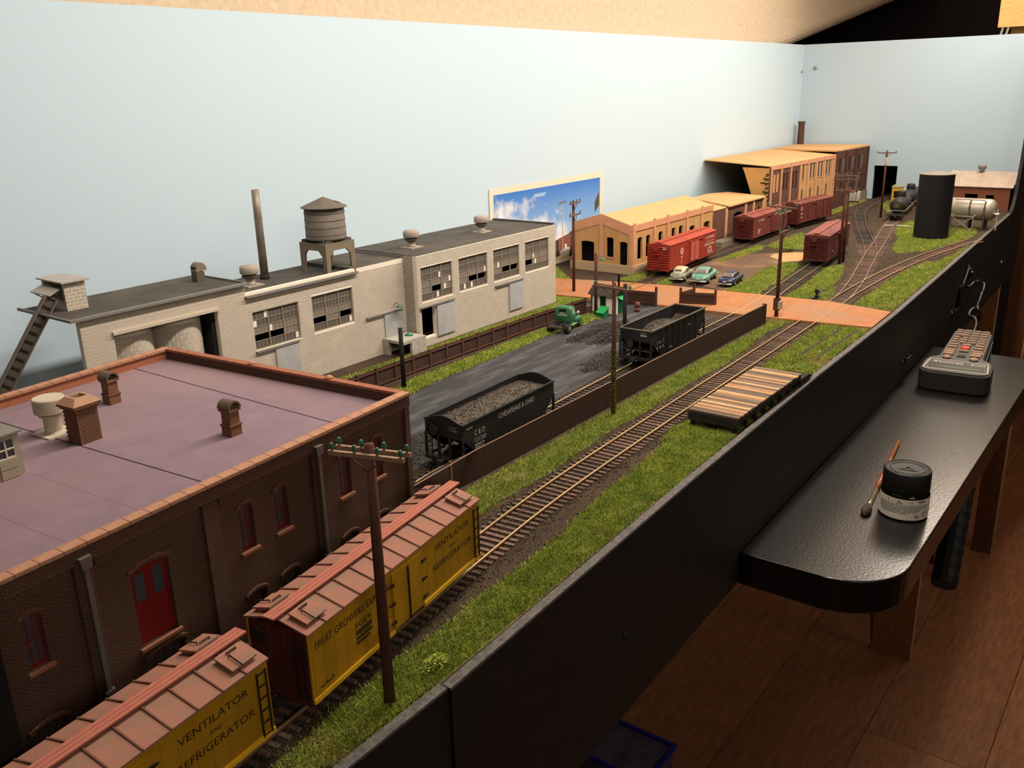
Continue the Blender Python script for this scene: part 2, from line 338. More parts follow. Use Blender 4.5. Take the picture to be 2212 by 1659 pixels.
def grass():
    turf = mat('turf_soil', (108, 112, 56), 0.95, (74, 72, 42), 420, 0.8, 900, col3=(112, 100, 64), scale3=30)
    m, nt, b = _nt('grass_blades'); b.inputs['Roughness'].default_value = 0.75; b.inputs['Specular IOR Level'].default_value = 0.15
    tc = nt.nodes.new('ShaderNodeTexCoord'); v = tc.outputs['Object']
    c = _mixc(nt, srgb((158, 170, 70)), srgb((116, 136, 52)), _noise(nt, v, 70, 5, .7, .35, .65))
    c = _mixc(nt, c, srgb((176, 176, 92)), _noise(nt, v, 38, 4, .6, .52, .72)); c = _mixc(nt, c, srgb((168, 148, 88)), _noise(nt, v, 17, 3, .6, .6, .74))
    nt.links.new(c, b.inputs['Base Color'])
    Vs, Fs, k = [], [], 0; tv = MB()
    for gi, poly in enumerate(G):
        a = np.array(poly, float); lo, hi = a.min(0), a.max(0); box = np.prod(hi-lo)
        near = np.clip(1200/max(300., (lo[0]+hi[0])/2), .5, 2.4); dens = 1.5*near
        if gi == 1: dens = 5.5
        n = int(box*dens); x = rng.uniform(lo[0]-2, hi[0]+2, n); y = rng.uniform(lo[1]-2, hi[1]+2, n)
        jx, jy = x+rng.normal(0, 2.4, n), y+rng.normal(0, 1.6, n); ok = inside(poly, jx, jy)
        ruts = (gi == 2) & ((np.abs(y-(292-(x-800)*.01)) < 2.4) | (np.abs(y-(276-(x-800)*.02)) < 2.4)) & (x > 850)
        patch = np.sin(x*.061+y*.13)+np.sin(x*.023-y*.071)+np.sin(y*.21+x*.11); ok &= ~ruts & (patch > -2.7+rng.uniform(-.7, .7, n)) & (y > np.interp(x, [e[0] for e in EDGE], [e[1] for e in EDGE])+2.2)
        x, y = x[ok], y[ok]; n = len(x); h = rng.uniform(.8, 2.4, n)*(1.1 if gi != 1 else 1.0); t = rng.uniform(0, 6.283, n); w = rng.uniform(.25, .5, n)*(1.0 if gi in (0, 1) else 1.5)
        lx, ly = rng.normal(0, .9, n), rng.normal(0, .9, n)
        q = np.empty((n, 3, 3)); q[:,0] = np.c_[x-w*np.cos(t), y-w*np.sin(t), np.zeros(n)]; q[:,1] = np.c_[x+w*np.cos(t), y+w*np.sin(t), np.zeros(n)]; q[:,2] = np.c_[x+lx, y+ly, h]
        Vs.append(q.reshape(-1, 3)); Fs.append(np.arange(n*3).reshape(-1, 3)+k); k += 3*n
        # thin uneven turf under the blades
        e = []
        for i in range(len(poly)):
            p0, p1 = np.array(poly[i], float), np.array(poly[(i+1) % len(poly)], float); L = np.linalg.norm(p1-p0); s = max(1, int(L/7))
            nrm = np.array([p1[1]-p0[1], p0[0]-p1[0]])/max(L, 1)
            for j in range(s): e.append(tuple(p0+(p1-p0)*j/s+nrm*(rng.uniform(-1.6, 1.6) if gi != 1 or i < 17 else 0)))
        tv.prism(e, 0.02, 0.3+0.01*gi)
    tag(tv.build('turf', turf), 'thin mossy soil under the model grass', kind='stuff', cat='soil')
    o = bulk('grass', np.vstack(Vs), np.vstack(Fs), m); tag(o, 'short green static grass beside the model tracks and road', 'grass', kind='stuff')
grass()

def ruts():
    d = mat('rut_dirt', (70, 56, 44), .95, (44, 36, 29), 500, .8, 900)
    w = MB()
    for y0, sl in ((292, -.01), (276, -.02)):
        e = [(x, y0+sl*(x-800)+random.uniform(1.0, 2.2)) for x in range(852, 980, 5)]; f = [(x, y0+sl*(x-800)-random.uniform(1.0, 2.2)) for x in range(852, 980, 5)][::-1]
        w.prism((e+f)[::-1], .3, .62)
    tag(w.build('wheel_ruts', d), 'two dark muddy wheel ruts in the grass before the road', 'ruts', kind='stuff')
ruts()
def stones(name, label, cat, x, y, z, r, m):
    """small loose octahedral stones"""
    n = len(x); base = np.array([(1,0,0),(-1,0,0),(0,1,0),(0,-1,0),(0,0,1),(0,0,-1)], float); f = np.array([(0,2,4),(2,1,4),(1,3,4),(3,0,4),(2,0,5),(1,2,5),(3,1,5),(0,3,5)])
    s = r[:, None, None]*rng.uniform(.6, 1.3, (n, 6, 1)); t = rng.uniform(0, 6.28, n); R = np.zeros((n, 3, 3)); c, sn = np.cos(t), np.sin(t)
    a = rng.uniform(-.8, .8, n); ca, sa = np.cos(a), np.sin(a)
    R[:,0] = np.c_[c, -sn*ca, sn*sa]; R[:,1] = np.c_[sn, c*ca, -c*sa]; R[:,2] = np.c_[0*c, sa, ca]
    v = np.einsum('nij,kj->nki', R, base)*s + np.c_[x, y, z][:, None, :]
    F = (f[None]+np.arange(n)[:, None, None]*6).reshape(-1, 3)
    return tag(bulk(name, v.reshape(-1, 3), F, m), label, cat, kind='stuff')

def fascia():
    blk = mat('fascia_black', (32, 27, 25), 0.62, (27, 23, 21), 60, spec=0.3); edge = mat('worn_edge', (104, 98, 94), 0.7, (70, 66, 64), 300)
    sc = mat('dark_screw', (30, 30, 32), 0.4, metal=.6)
    segs = [((-250, 236), (251, 240), 'near black fascia panel running past the yellow refrigerator cars', 0), ((251.6, 238.5), (1061, 262), 'long black fascia panel behind the shelf, between the two panel joints', 1), ((1061.8, 262), (2150, 299), 'far black fascia panel that sweeps up to the end backdrop', 2)]
    for (a, b, lab, k) in segs:
        t = thing('fascia_panel', lab, 'panel', group='fascia panels'); pts = [a] + [e for e in EDGE if a[0] < e[0] < b[0]] + [b]; n = len(pts)
        lo = lambda x: -125 if k < 2 else -128-(x-1062)*.014
        vs = [(x, y-6, lo(x)) for x, y in pts]+[(x, y-6, 1.6) for x, y in pts]+[(x, y, lo(x)) for x, y in pts]+[(x, y, 1.6) for x, y in pts]; fs = []
        for i in range(n-1): fs += [(i, i+1, n+i+1, n+i), (2*n+i, 3*n+i, 3*n+i+1, 2*n+i+1), (n+i, n+i+1, 3*n+i+1, 3*n+i), (i, 2*n+i, 2*n+i+1, i+1)]
        fs += [(0, n, 3*n, 2*n), (n-1, 3*n-1, 4*n-1, 2*n-1)]
        MB().add(vs, fs).build('panel', blk, t)
        vs = [(x, y+o, z) for z in (1.61, 2.5) for o in (-5.6, -.4) for x, y in pts]; fs = []
        for i in range(n-1): fs += [(i, n+i, n+i+1, i+1), (2*n+i, 2*n+i+1, 3*n+i+1, 3*n+i), (i, i+1, 2*n+i+1, 2*n+i), (n+i, 3*n+i, 3*n+i+1, n+i+1)]
        MB().add(vs, fs).build('top_edge', edge, t)
        if k == 2:
            c = [(1990, 1.6), (2010, 6), (2028, 18), (2038, 34), (2046, 62), (2056, 96), (2064, 145), (2085, 250), (2110, 338), (2158, 338), (2158, -140), (2100, -140)]
            w = MB(); m_ = len(c); w.add([(x, edge_y(min(x, 2150))-6, z) for x, z in c]+[(x, edge_y(min(x, 2150)), z) for x, z in c], [tuple(range(m_))[::-1], tuple(range(m_, 2*m_))]+[(i, (i+1)%m_, m_+(i+1)%m_, m_+i) for i in range(m_)]).build('wing', blk, t)
        for sx in {0: (60,), 1: (420, 900), 2: (1180, 1700)}[k]:
            MB().lathe([(.1, -1.6), (2.2, -1.2), (2.6, 0)], 10, (sx, edge_y(sx)-6, -42 if k != 1 else -66), 'y').build('screw', sc, t, smooth=True)
fascia()
# ---------------------------------------------------------------- shelf, things on it, supports
SH = -97.0
def shelf():
    m = mat('gloss_black_paint', (18, 17, 17), 0.25, (15, 14, 14), 30, 0.12, 420, spec=0.5)
    t = thing('shelf', 'glossy black painted shelf with a rounded corner fixed to the fascia', 'shelf', (0, 0, SH))
    r = 52; pl = [(612, 246)] + [(612+1, 130+r)] + arc(613+r, 130+r, r, 180, 270, 10) + [(1308, 130), (1308, 264.6), (1061, 255.8), (789, 250.8)]
    MB().prism(pl, -28, 0).build('board', m, t, bevel=1.2)
    br = mat('bracket_black', (26, 24, 24), 0.6)
    MB().prism([(245, -28.2), (160, -28.2), (245, -66)], 800, 806, 'x').build('bracket', br, t); MB().prism([(255, -28.2), (170, -28.2), (255, -66)], 1180, 1186, 'x').build('bracket', br, t)
    # black ribbed hose roll hanging under the shelf
    t = thing('cable_roll', 'black ribbed cable roll hanging under the front of the shelf', 'cable roll', (0, 0, 0))
    pts = [(1055+205*i/30, 168+22*i/30, -318+170*i/30) for i in range(31)]
    MB().tube(pts, [14+1.2*(i % 2) for i in range(31)], 14).build('roll', mat('black_rubber', (22, 22, 24), 0.6), t, smooth=False)
    MB().bar((1255, 190, -150), (1255, 190, -125.2), 5, 5).build('hook', br, t)
shelf()

def jar():
    t = thing('paint_jar', 'white labelled paint jar with a black screw lid standing on the shelf', 'jar', (757, 160, SH), -78)
    gl = mat('jar_glass', (18, 14, 12), 0.12, spec=0.7); lab = mat('paper_label', (226, 220, 204), 0.7, (216, 208, 190), 80); lid = mat('lid_plastic', (24, 23, 22), 0.55, bump=.1, scale=300)
    ink = mat('label_ink', (70, 68, 66), 0.8); red = mat('hazard_red', (206, 52, 40), 0.7); emb = mat('lid_emboss', (44, 42, 40), 0.6)
    R = 19.8
    MB().lathe([(17.5, 0), (19.2, .9), (19.6, 2.5), (19.6, 21), (18.8, 22.6), (17.6, 23.6), (17.6, 27)], 48).build('glass', gl, t, smooth=True)
    MB().lathe([(R, 1.6), (R, 20.2)], 64, cap=False).build('label', lab, t, smooth=True)
    l = MB().lathe([(17.9, 23.4), (18.9, 23.8), (19.2, 25), (19.0, 40.6), (18.4, 41.8), (17.2, 41.8), (16.8, 41.1), (15.8, 41.0), (0.05, 41.0)], 56).build('lid', lid, t, smooth=True)
    for a0, a1, r0, r1, n in ((0, 360, 12.6, 13.2, 40),):
        MB().lathe([(r0, 40.9), (r0, 41.35), (r1, 41.35), (r1, 40.9)], n, cap=False).build('lid_ring', emb, l)
    b = MB()
    for k in range(26):
        if 5 <= k <= 7 or 18 <= k <= 20: continue
        a = math.radians(k*360/26); b = MB().cbox(0, 0, 40.9, 1.3, 2.0, .5).xf(Matrix.Rotation(a, 4, 'Z') @ Matrix.Translation((14.4, 0, 0))); b.build('lid_letter', emb, l)
    em = MB().prism([(-8,-5),(8,-5),(8,5),(4,5),(3,3),(1.5,5.6),(0,3.4),(-1.5,5.6),(-3,3),(-4,5),(-8,5)], 40.9, 41.4).build('lid_emblem', emb, l)
    MB().prism([(-5,-3.4),(-2,-3.4),(-1,1),(0,-1),(1,1),(2,-3.4),(5,-3.4),(5,2.5),(2.6,2.5),(1.5,0),(0,3),(-1.5,0),(-2.6,2.5),(-5,2.5)], 41.4, 41.8).build('lid_emblem', lid, l)
    def strip(a0, a1, z0, z1, m, name='printed_line'):
        MB().lathe([(R+.06, z0), (R+.06, z1)], max(2, int(abs(a1-a0)/6)), cap=False, a0=math.radians(a0), a1=math.radians(a1)).build(name, m, t)
    # the label's print: the face seen in the photo is centred on -90 degrees of the jar
    for a0, a1, z in ((-158,-22,14.2),(-156,-24,12.7),(-157,-26,11.3),(-158,-48,9.9),(-156,-58,8.5),(-150,-80,7.1)):
        q = a0
        while q < a1:
            e = min(a1, q+random.uniform(5, 14)); strip(q, e, z, z+.55, ink); q = e+1.6
    for a in (-128, -72): strip(a, a+1.2, 16, 19, ink)
    strip(-104, -98, 17.6, 18.6, ink); strip(-108, -92, 16, 16.7, ink); strip(-56, -34, 17.8, 18.8, ink); strip(-54, -40, 16.6, 17, ink)
    strip(-14, -8, 5, 19.8, red, 'red_band')
    def onlabel(a, z, poly, m, name, out=.08):
        w = MB(); w.add([((R+out)*math.cos(math.radians(a+u/R*57.3)), (R+out)*math.sin(math.radians(a+u/R*57.3)), z+v) for u, v in poly], [tuple(range(len(poly)))]); w.build(name, m, t)
    onlabel(-34, 6.6, [(0,-3.4),(3.4,0),(0,3.4),(-3.4,0)], red, 'hazard_diamond'); onlabel(-34, 6.6, [(0,-2.6),(2.6,0),(0,2.6),(-2.6,0)], lab, 'hazard_field', .12)
    onlabel(-34, 6.6, [(-.4,-.6),(.4,-.6),(.55,1.6),(-.55,1.6)], ink, 'hazard_mark', .16); onlabel(-34, 6.6, [(-.4,-1.5),(.4,-1.5),(.4,-.9),(-.4,-.9)], ink, 'hazard_dot', .16)
    onlabel(-56, 4.9, [(1.7*math.cos(i*.4488), 1.5*math.sin(i*.4488)) for i in range(14)], ink, 'recycling_mark'); onlabel(-56, 4.9, [(.9*math.cos(i*.6283)+.2, .8*math.sin(i*.6283)) for i in range(10)], lab, 'recycling_gap', .12)
    # brush leaning behind the jar
    t = thing('paint_brush', 'small paint brush with a brown handle lying behind the paint jar', 'brush', (0, 0, 0))
    a, b2 = Vector((737, 185, SH+2.5)), Vector((915, 205, SH+3)); d = (b2-a).normalized()
    MB().tube([a+d*46, a+d*70, a+d*120, b2], [2.0, 2.6, 2.2, 1.6], 10).build('handle', woodmat('brush_wood', (150, 84, 40), (110, 58, 28), 0.35), t, smooth=True)
    MB().tube([a+d*10, a+d*16, a+d*47], [2.9, 2.2, 2.1], 12).build('ferrule', mat('ferrule_metal', (214, 190, 160), 0.25, metal=.9), t, smooth=True)
    MB().tube([a-d*8+Vector((0,0,-1)), a-d*2, a+d*4, a+d*11], [1.0, 4.2, 4.4, 2.8], 12).build('bristles', mat('bristle', (84, 72, 56), 0.9, (40, 32, 26), 400), t, smooth=True)
jar()

def controller():
    body = mat('handset_plastic', (40, 37, 36), 0.5, spec=.35); face = mat('handset_face', (62, 57, 54), 0.55); key = mat('key_rubber', (146, 118, 97), 0.7); redm = mat('key_red', (214, 60, 52), 0.55)
    wht = mat('print_white', (214, 206, 196), 0.7); lcd = mat('lcd_glass', (78, 82, 50), 0.25); blk = mat('handset_black', (18, 17, 17), 0.4); blue = mat('side_trim', (120, 150, 175), 0.35)
    t = thing('handset_controller', 'black handheld train controller with tan keys and a red button on the shelf', 'controller', (1122, 199, SH), 5)
    # local: x runs from the display (near the camera) to the far end, y across
    out = [(x, y*.88) for x, y in [(-8,-40),(0,-44),(34,-44),(48,-40),(56,-31),(62,-29),(190,-27),(202,-24),(206,-16),(206,16),(202,24),(190,27),(62,29),(56,31),(48,40),(34,44),(0,44),(-8,40),(-12,30),(-12,-30)]]
    MB().prism(out, 0.5, 24).build('case', body, t, bevel=2.0)
    MB().prism([(x*.985+1.5, y*.94) for x, y in out], 24.01, 25.4).build('face_plate', face, t, bevel=.5)
    z = 25.42
    d = MB().box(4, -30, 25.1, 22, 30, 25.6).build('display_bezel', blk, t); MB().box(5.5, -28, 25.55, 14, 28, 25.75).build('display', lcd, d)
    f = MB()
    for a, b in (((-2,-35),(-2,35)),((-2,35),(40,32)),((40,32),(40,-32)),((40,-32),(-2,-35))): f.bar((a[0],a[1],z),(b[0],b[1],z),.8,.3)
    f.build('printed_frame', wht, t)
    text('PROCAB', 'lettering', wht, t, (33, -5, z+.15), (0, 0, math.pi/2), 32, 5.5); text('NCE', 'lettering', wht, t, (33, -29, z+.15), (0, 0, math.pi/2), 15, 5.5)
    def button(x, y, l, w, m=key, rnd=False, name='key'):
        if rnd: MB().lathe([(l/2, 0), (l/2, 2.2), (l/2-1, 2.9), (.05, 3)], 20, (x, y, 25.4)).build(name, m, t, smooth=True)
        else: MB().box(x-l/2, y-w/2, 25.4, x+l/2, y+w/2, 28.2).build(name, m, t, bevel=.5)
    button(50, 15, 10, 12, rnd=True); button(50, -15, 10, 12, rnd=True)
    dd = MB().box(58, -5, 25.4, 70, 5, 26.4).build('thumb_wheel_frame', blk, t); MB().lathe([(3.6, -3), (3.6, 3)], 16, (64, 0, 25.2), 'y').build('thumb_wheel', face, dd)
    rows = [(66, 11, ((17, 13), (-17, 14))), (76, 11, ((17, 13), (-18, 14))), (86, 8, ((17, 13), (0, 13), (-17, 13))), (101, 8, ((17, 12), (-17, 12))), (114, 8, ((17, 12), (0, 12), (-17, 12))),
            (127, 7, ((18, 8), (6, 8), (-6, 8), (-18, 8))), (139, 7, ((18, 8), (6, 8), (-6, 8), (-18, 8))), (151, 7, ((18, 8), (6, 8), (-6, 8), (-18, 8))), (165, 7, ((12, 20), (-6, 8), (-18, 8))), (178, 7, ((18, 8), (6, 8), (-6, 8), (-18, 8))), (191, 7, ((18, 8), (6, 8), (-6, 8), (-18, 8)))]
    for x, l, ks in rows:
        for y, w in ks: button(x, y*.9, l*.62, w*.86)
    button(101, 0, 11, 11, redm, True, 'stop_button')
    MB().tube([(62, -26, 15), (100, -25.6, 15), (150, -24.7, 15), (192, -24, 15)], .9, 8).build('side_trim', blue, t, smooth=True)
    # coiled lead up to the fascia
    t = thing('controller_lead', 'black curled lead from the handset up to the fascia', 'cable')
    P = [(1326, 214, -84), (1352, 222, -82), (1384, 226, -70), (1402, 240, -62), (1445, 232, -86), (1506, 248, -76), (1575, 253, -80), (1592, 258, -68), (1575, 261, -58), (1540, 264, -50), (1522, 268, -53)]
    q = resample([(a, b) for a, b, c in P], 6); zz = np.interp(np.linspace(0, 1, len(q)), np.linspace(0, 1, len(P)), [c for a, b, c in P])
    MB().tube([(a, b, c+1.6*math.sin(i*1.3)) for i, ((a, b), c) in enumerate(zip(q, zz))], 2.6, 8).build('lead', blk, t, smooth=True)
controller()

def fascia_fittings():
    br = mat('latch_brass', (190, 165, 110), 0.25, metal=.9); bk = mat('fitting_black', (18, 17, 17), 0.45)
    def latch(x, z, lab):
        y = edge_y(x)-6; t = thing('toggle_latch', lab, 'latch', (x, y, z), group='toggle latches on the black fascia')
        MB().box(-15, -1.4, -3, 12, 0, 3).build('plate', mat('latch_steel', (96, 92, 86), .3, metal=.9), t); MB().tube([(-12, -3, 1), (-4, -5, 0), (8, -4, -.6), (17, -3, 0)], [1.2, 1.6, 2.2, 1.4], 8).build('lever', mat('latch_dark', (60, 56, 52), .3, metal=.9), t, smooth=True)
        MB().lathe([(2.4, -5.5), (2.4, 0)], 10, (-6, 0, -1), 'y').build('pivot', br, t); MB().tube([(-18, -1.5, 2), (-22, -3, 0), (-18, -1.5, -2)], .7, 6).build('hook', br, t)
    latch(1140, -70, 'steel toggle latch across the panel joint behind the handset'); latch(1455, -76, 'brass toggle latch below the black hand lever'); latch(1955, -84, 'steel toggle latch near the far end of the fascia')
    y = edge_y(1520)-6; t = thing('hand_lever', 'black bent hand lever on the far fascia panel', 'lever', (1488, y, -40))
    MB().tube([(-14, -3, -44), (-4, -5, -6), (0, -6, 0), (24, -5, 12), (40, -3, 20)], [2.4, 2.6, 2.4, 1.6, 1.2], 8).build('arm', bk, t, smooth=True); MB().lathe([(4, -4), (4.6, 0)], 12, (-4, 0, -8), 'y').build('boss', bk, t)
    t = thing('panel_socket', 'small black socket on the fascia beside the curled lead', 'socket', (1545, edge_y(1545)-6, -36)); MB().box(-7, -5, -8, 7, 0, 8).build('housing', bk, t, bevel=.8); MB().lathe([(3.2, -8), (3.2, -5)], 12, (0, 0, 1), 'y').build('plug', bk, t)
fascia_fittings()

def supports():
    pine = woodmat('pine_board', (150, 104, 62), (124, 82, 46), 0.55, 40, 2, 10.0); dk = woodmat('dark_board', (104, 66, 36), (80, 48, 26), 0.55, 30, 2, 10.0)
    ply = mat('ply_edge', (186, 150, 110), .7, (140, 104, 70), 200, stretch=(12, 12, 1))
    def leg(x, y0, y1, lab, top=-12):
        t = thing('support_leg', lab, 'leg', (x, y0, 0), group='wooden legs under the layout'); MB().box(0, 0, -850, 16, y1-y0, top).build('board', pine, t); MB().box(-.4, -.8, -850, 16.4, -.05, top).build('edge_strip', ply, t)
        MB().prism([(y1-y0+.2, -850), (y1-y0+60, -300), (y1-y0+20, top-8), (y1-y0+.2, top-8)], 3, 13, 'x').build('gusset', dk, t)
    leg(1685, 311, 386, 'broad pine leg standing on the floor beneath the rounded end of the shelf'); leg(2112, 311, 366, 'pine leg standing further back behind the cable roll')
    t = thing('slotted_leg_panel', 'brown slotted plywood panel standing under the far end of the fascia', 'panel', (2130, 0, 0))
    MB().wall(100, 720, 10, [(40, 520, 50, 660), (62, 520, 72, 660)], 0, -850, 0).xf(Matrix.Translation((0, 412, 0)) @ Matrix.Rotation(-math.pi/2, 4, 'Z')).build('sheet', dk, t); MB().box(-.3, 311.2, -850, 10.3, 312, -130).build('edge_strip', ply, t)
    t = thing('tall_wooden_upright', 'tall dark wooden upright beyond the far end of the layout', 'upright', (2240, 262, 0))
    MB().box(0, 3, -850, 18, 46, 20).build('board', dk, t); MB().box(-.4, 0, -850, 18.4, 2.9, 20).build('edge_strip', ply, t)
    blue = mat('blue_lid', (28, 36, 120), 0.4); clear = mat('tub_side', (84, 78, 96), .3, (60, 54, 70), 40)
    t = thing('storage_tub', 'dark storage tub with a bright blue rim on the floor under the layout', 'tub', (1016, 541, -850))
    MB().prism([(0, 0), (100, 0), (100, 135), (0, 135)], 0, 70).build('tub', clear, t, bevel=4); r = MB()
    r.box(-4, -4, 70, 104, 2, 76).box(-4, 133, 70, 104, 139, 76).box(-4, 2, 70, 2, 133, 76).box(98, 2, 70, 104, 133, 76).build('rim', blue, t)
    card = mat('cardboard', (222, 176, 112), .85, (206, 158, 96), 60, stretch=(1, 1, 8)); tin = mat('clip_tin', (170, 165, 158), .35, metal=.7)
    t = thing('cardboard_box', 'yellow-brown cardboard box on metal clips above the end backdrop', 'box', (2162, 250, 352))
    MB().box(0, 0, 0, 120, 139, 140).build('carton', card, t, bevel=1); MB().box(-1.2, 20, 0, -.05, 24, 140).build('flap_edge', card, t)
    MB().box(30, 40, -13.5, 110, 118, -.05).build('base_board', card, t)
    for y in (122, 132): MB().bar((4, y, -13.5), (4, y-3, 0), 3, 4).build('clip', tin, t)
supports()
# ---------------------------------------------------------------- tracks
def tracks():
    tiem = [mat('tie_%d' % i, c, 0.9, tuple(int(v*.7) for v in c), 500, .3, 900) for i, c in enumerate(((126, 98, 82), (112, 90, 76), (136, 108, 92), (102, 84, 72)))]
    dtie = [mat('dark_tie_%d' % i, c, 0.9, tuple(int(v*.7) for v in c), 500, .3, 900) for i, c in enumerate(((84, 76, 68), (70, 62, 56), (96, 86, 76)))]
    bright = mat('rail_head', (236, 208, 160), 0.3, metal=.75); web = mat('rail_rust', (104, 68, 48), 0.8); dull = mat('rail_dull', (150, 130, 108), .5, metal=.4); rust = mat('rail_brown', (112, 78, 58), .7)
    def tie_mesh(l, w, mats):
        base = MB().box(-w/2, -l/2, 0, w/2, l/2, 1.3); out = []
        for m in mats: q = base.mesh('tie'); q.materials.append(m); out.append(q)
        return out
    def rail(parent, P, off, m, a=0, b=None, x0=-1e9, x1=1e9):
        h = heading(P); Q = np.c_[P[:,0]-np.sin(h)*off, P[:,1]+np.cos(h)*off]; k = (Q[:,0] >= x0) & (Q[:,0] <= x1); Q, h = Q[k], h[k]
        for nm, w, z0, z1, mm in (('rail', 1.0, 2.4, 3.3, m), ('rail_foot', .7, 1.2, 2.4, web)):
            nx, ny = -np.sin(h)*w/2, np.cos(h)*w/2; n = len(Q); L = np.c_[Q[:,0]+nx, Q[:,1]+ny]; R = np.c_[Q[:,0]-nx, Q[:,1]-ny]
            vs = [(*q, z0) for q in L]+[(*q, z0) for q in R]+[(*q, z1) for q in L]+[(*q, z1) for q in R]; fs = []
            for i in range(n-1): fs += [(2*n+i, 3*n+i, 3*n+i+1, 2*n+i+1), (i, 2*n+i, 2*n+i+1, i+1), (n+i, n+i+1, 3*n+i+1, 3*n+i)]
            fs += [(0, n, 3*n, 2*n), (n-1, 3*n-1, 4*n-1, 2*n-1)]
            o = MB().add(vs, fs).build(nm, mm, parent if nm == 'rail' else last); last = o
    def track(lab, pts, rails=(1, 1), rm=bright, ties=tiem, step=6.1, tx=(-1e9, 1e9), rx=(-1e9, 1e9), wide=None, l=30.0, skip=None, sink=0.0):
        t = thing('model_track', lab, 'track'); P = resample(pts, 4.0)
        if rails[0]: rail(t, P, 8.7, rm, x0=rx[0], x1=rx[1])
        if rails[1]: rail(t, P, -8.7, rm, x0=rx[0], x1=rx[1])
        ms = tie_mesh(l, 2.4, ties); T = resample(pts, step); h = heading(T)
        for i, (x, y) in enumerate(T):
            if not tx[0] <= x <= tx[1] or (skip and skip[0] < x < skip[1]): continue
            o = put(random.choice(ms), 'tie', None, t, (x+random.uniform(-.3, .3), y+random.uniform(-.6, .6), random.uniform(-.15, .1)-sink)); o.rotation_euler = (0, 0, h[i]+random.uniform(-.02, .02))
            if wide and wide[0] <= x <= wide[1]:
                o.scale = (1, 1+(x-wide[0])/(wide[1]-wide[0])*wide[2], 1); o.location.y += wide[3]*(x-wide[0])/(wide[1]-wide[0])*U
        return t
    A = [(60,267),(100,272),(180,282.5),(268,293),(340,302),(400,309),(465,314),(550,317.5),(640,320),(740,322.5),(850,325),(975,328.5),(1073,331.5),(1134,334.5),(1205,334),(1300,331),(1430,320),(1550,303),(1640,287),(1700,275)]
    track('long front track curving from the yellow refrigerator cars over the road to the right', A, skip=(952, 1076), wide=(1085, 1235, .75, 9), tx=(100, 1640), rx=(100, 1650))
    Bm = [(1073,331.5),(1134,336.5),(1215,349),(1300,366),(1381,382),(1420,390),(1500,404),(1576,418),(1706,443),(1800,458),(1960,478),(2060,488)]
    track('left leg of the far turnout leading to the black tank cars', Bm, rm=dull, tx=(1240, 2060), rx=(1095, 2060), wide=(1400, 1520, .7, 9))
    track('curved track branching off to the tunnel opening', [(1381,382),(1420,390.5),(1467,404),(1550,432),(1697,486),(1784,515),(1900,550),(2010,569),(2120,576),(2260,577)], rm=rust, ties=dtie, tx=(1525, 2250), rx=(1420, 2260))
    track('coal yard track with the two black hoppers, inside the brown sheet fence', [(405,390),(432,393),(520,398),(599,402),(720,405),(820,405),(909,404.5),(1000,406),(1075,411.5),(1129,418),(1263,431),(1340,438),(1440,444)], ties=dtie, skip=(950, 1076), rm=bright, tx=(405, 1440), rx=(405, 1440))
    track('spur behind the brown panel fence along the grey factory', [(470,603),(546,601.5),(613,599.5),(704,598),(782,595),(870,590),(930,586)], ties=tiem, rm=dull)
    track('siding beside the tan buildings with three red boxcars', [(940,588),(1000,589),(1077,590),(1160,596),(1280,601),(1427,603),(1530,603),(1638,599),(1757,587),(1830,578),(1900,566)], ties=dtie, rm=rust, skip=(952, 1066))
    # dark ballast between and beside the ties: loose grains
    xs, ys = [], []
    for pts, n, sp in ((A[:12], 26000, 20), ([(405,390),(520,398),(720,405),(950,405)], 4500, 20), ([(1073,331),(1205,345),(1430,350),(1550,330)], 2500, 34), ([(1077,590),(1280,601),(1530,603),(1757,587)], 2500, 20)):
        P = resample(pts, 2.0); i = rng.integers(0, len(P), n); h = heading(P)[i]; o = rng.normal(0, sp*.55, n); xs.append(P[i,0]-np.sin(h)*o); ys.append(P[i,1]+np.cos(h)*o)
    x, y = np.concatenate(xs), np.concatenate(ys); ok = (y > np.interp(x, [e[0] for e in EDGE], [e[1] for e in EDGE])+3) & ~((x > 948) & (x < 1086)) & (x > 101); x, y = x[ok], y[ok]
    stones('ballast', 'loose dark grey-brown ballast between the track ties', 'ballast', x, y, rng.uniform(.1, .5, len(x)), rng.uniform(.3, .75, len(x)), mat('ballast_stone', (96, 84, 70), .95, (34, 30, 27), 240))
    # switch stand with its throw rods
    bk = mat('switch_black', (24, 24, 24), .6); t = thing('switch_stand', 'small black switch stand at the near end of the turnout', 'switch stand', (1100, 362, 0))
    MB().box(-7, -3, 0, 7, 3, 2).build('base', bk, t); MB().lathe([(2.6, 2), (2.6, 5), (1.2, 5.5), (1.2, 9)], 10).build('stem', bk, t); MB().lathe([(2.4, -2), (3.2, 0), (2.4, 2)], 12, (0, 0, 10), 'x').build('target', bk, t); MB().bar((0, -3, .8), (0, -30, .8), 1.2, .8).build('throw_rod', bk, t)
tracks()
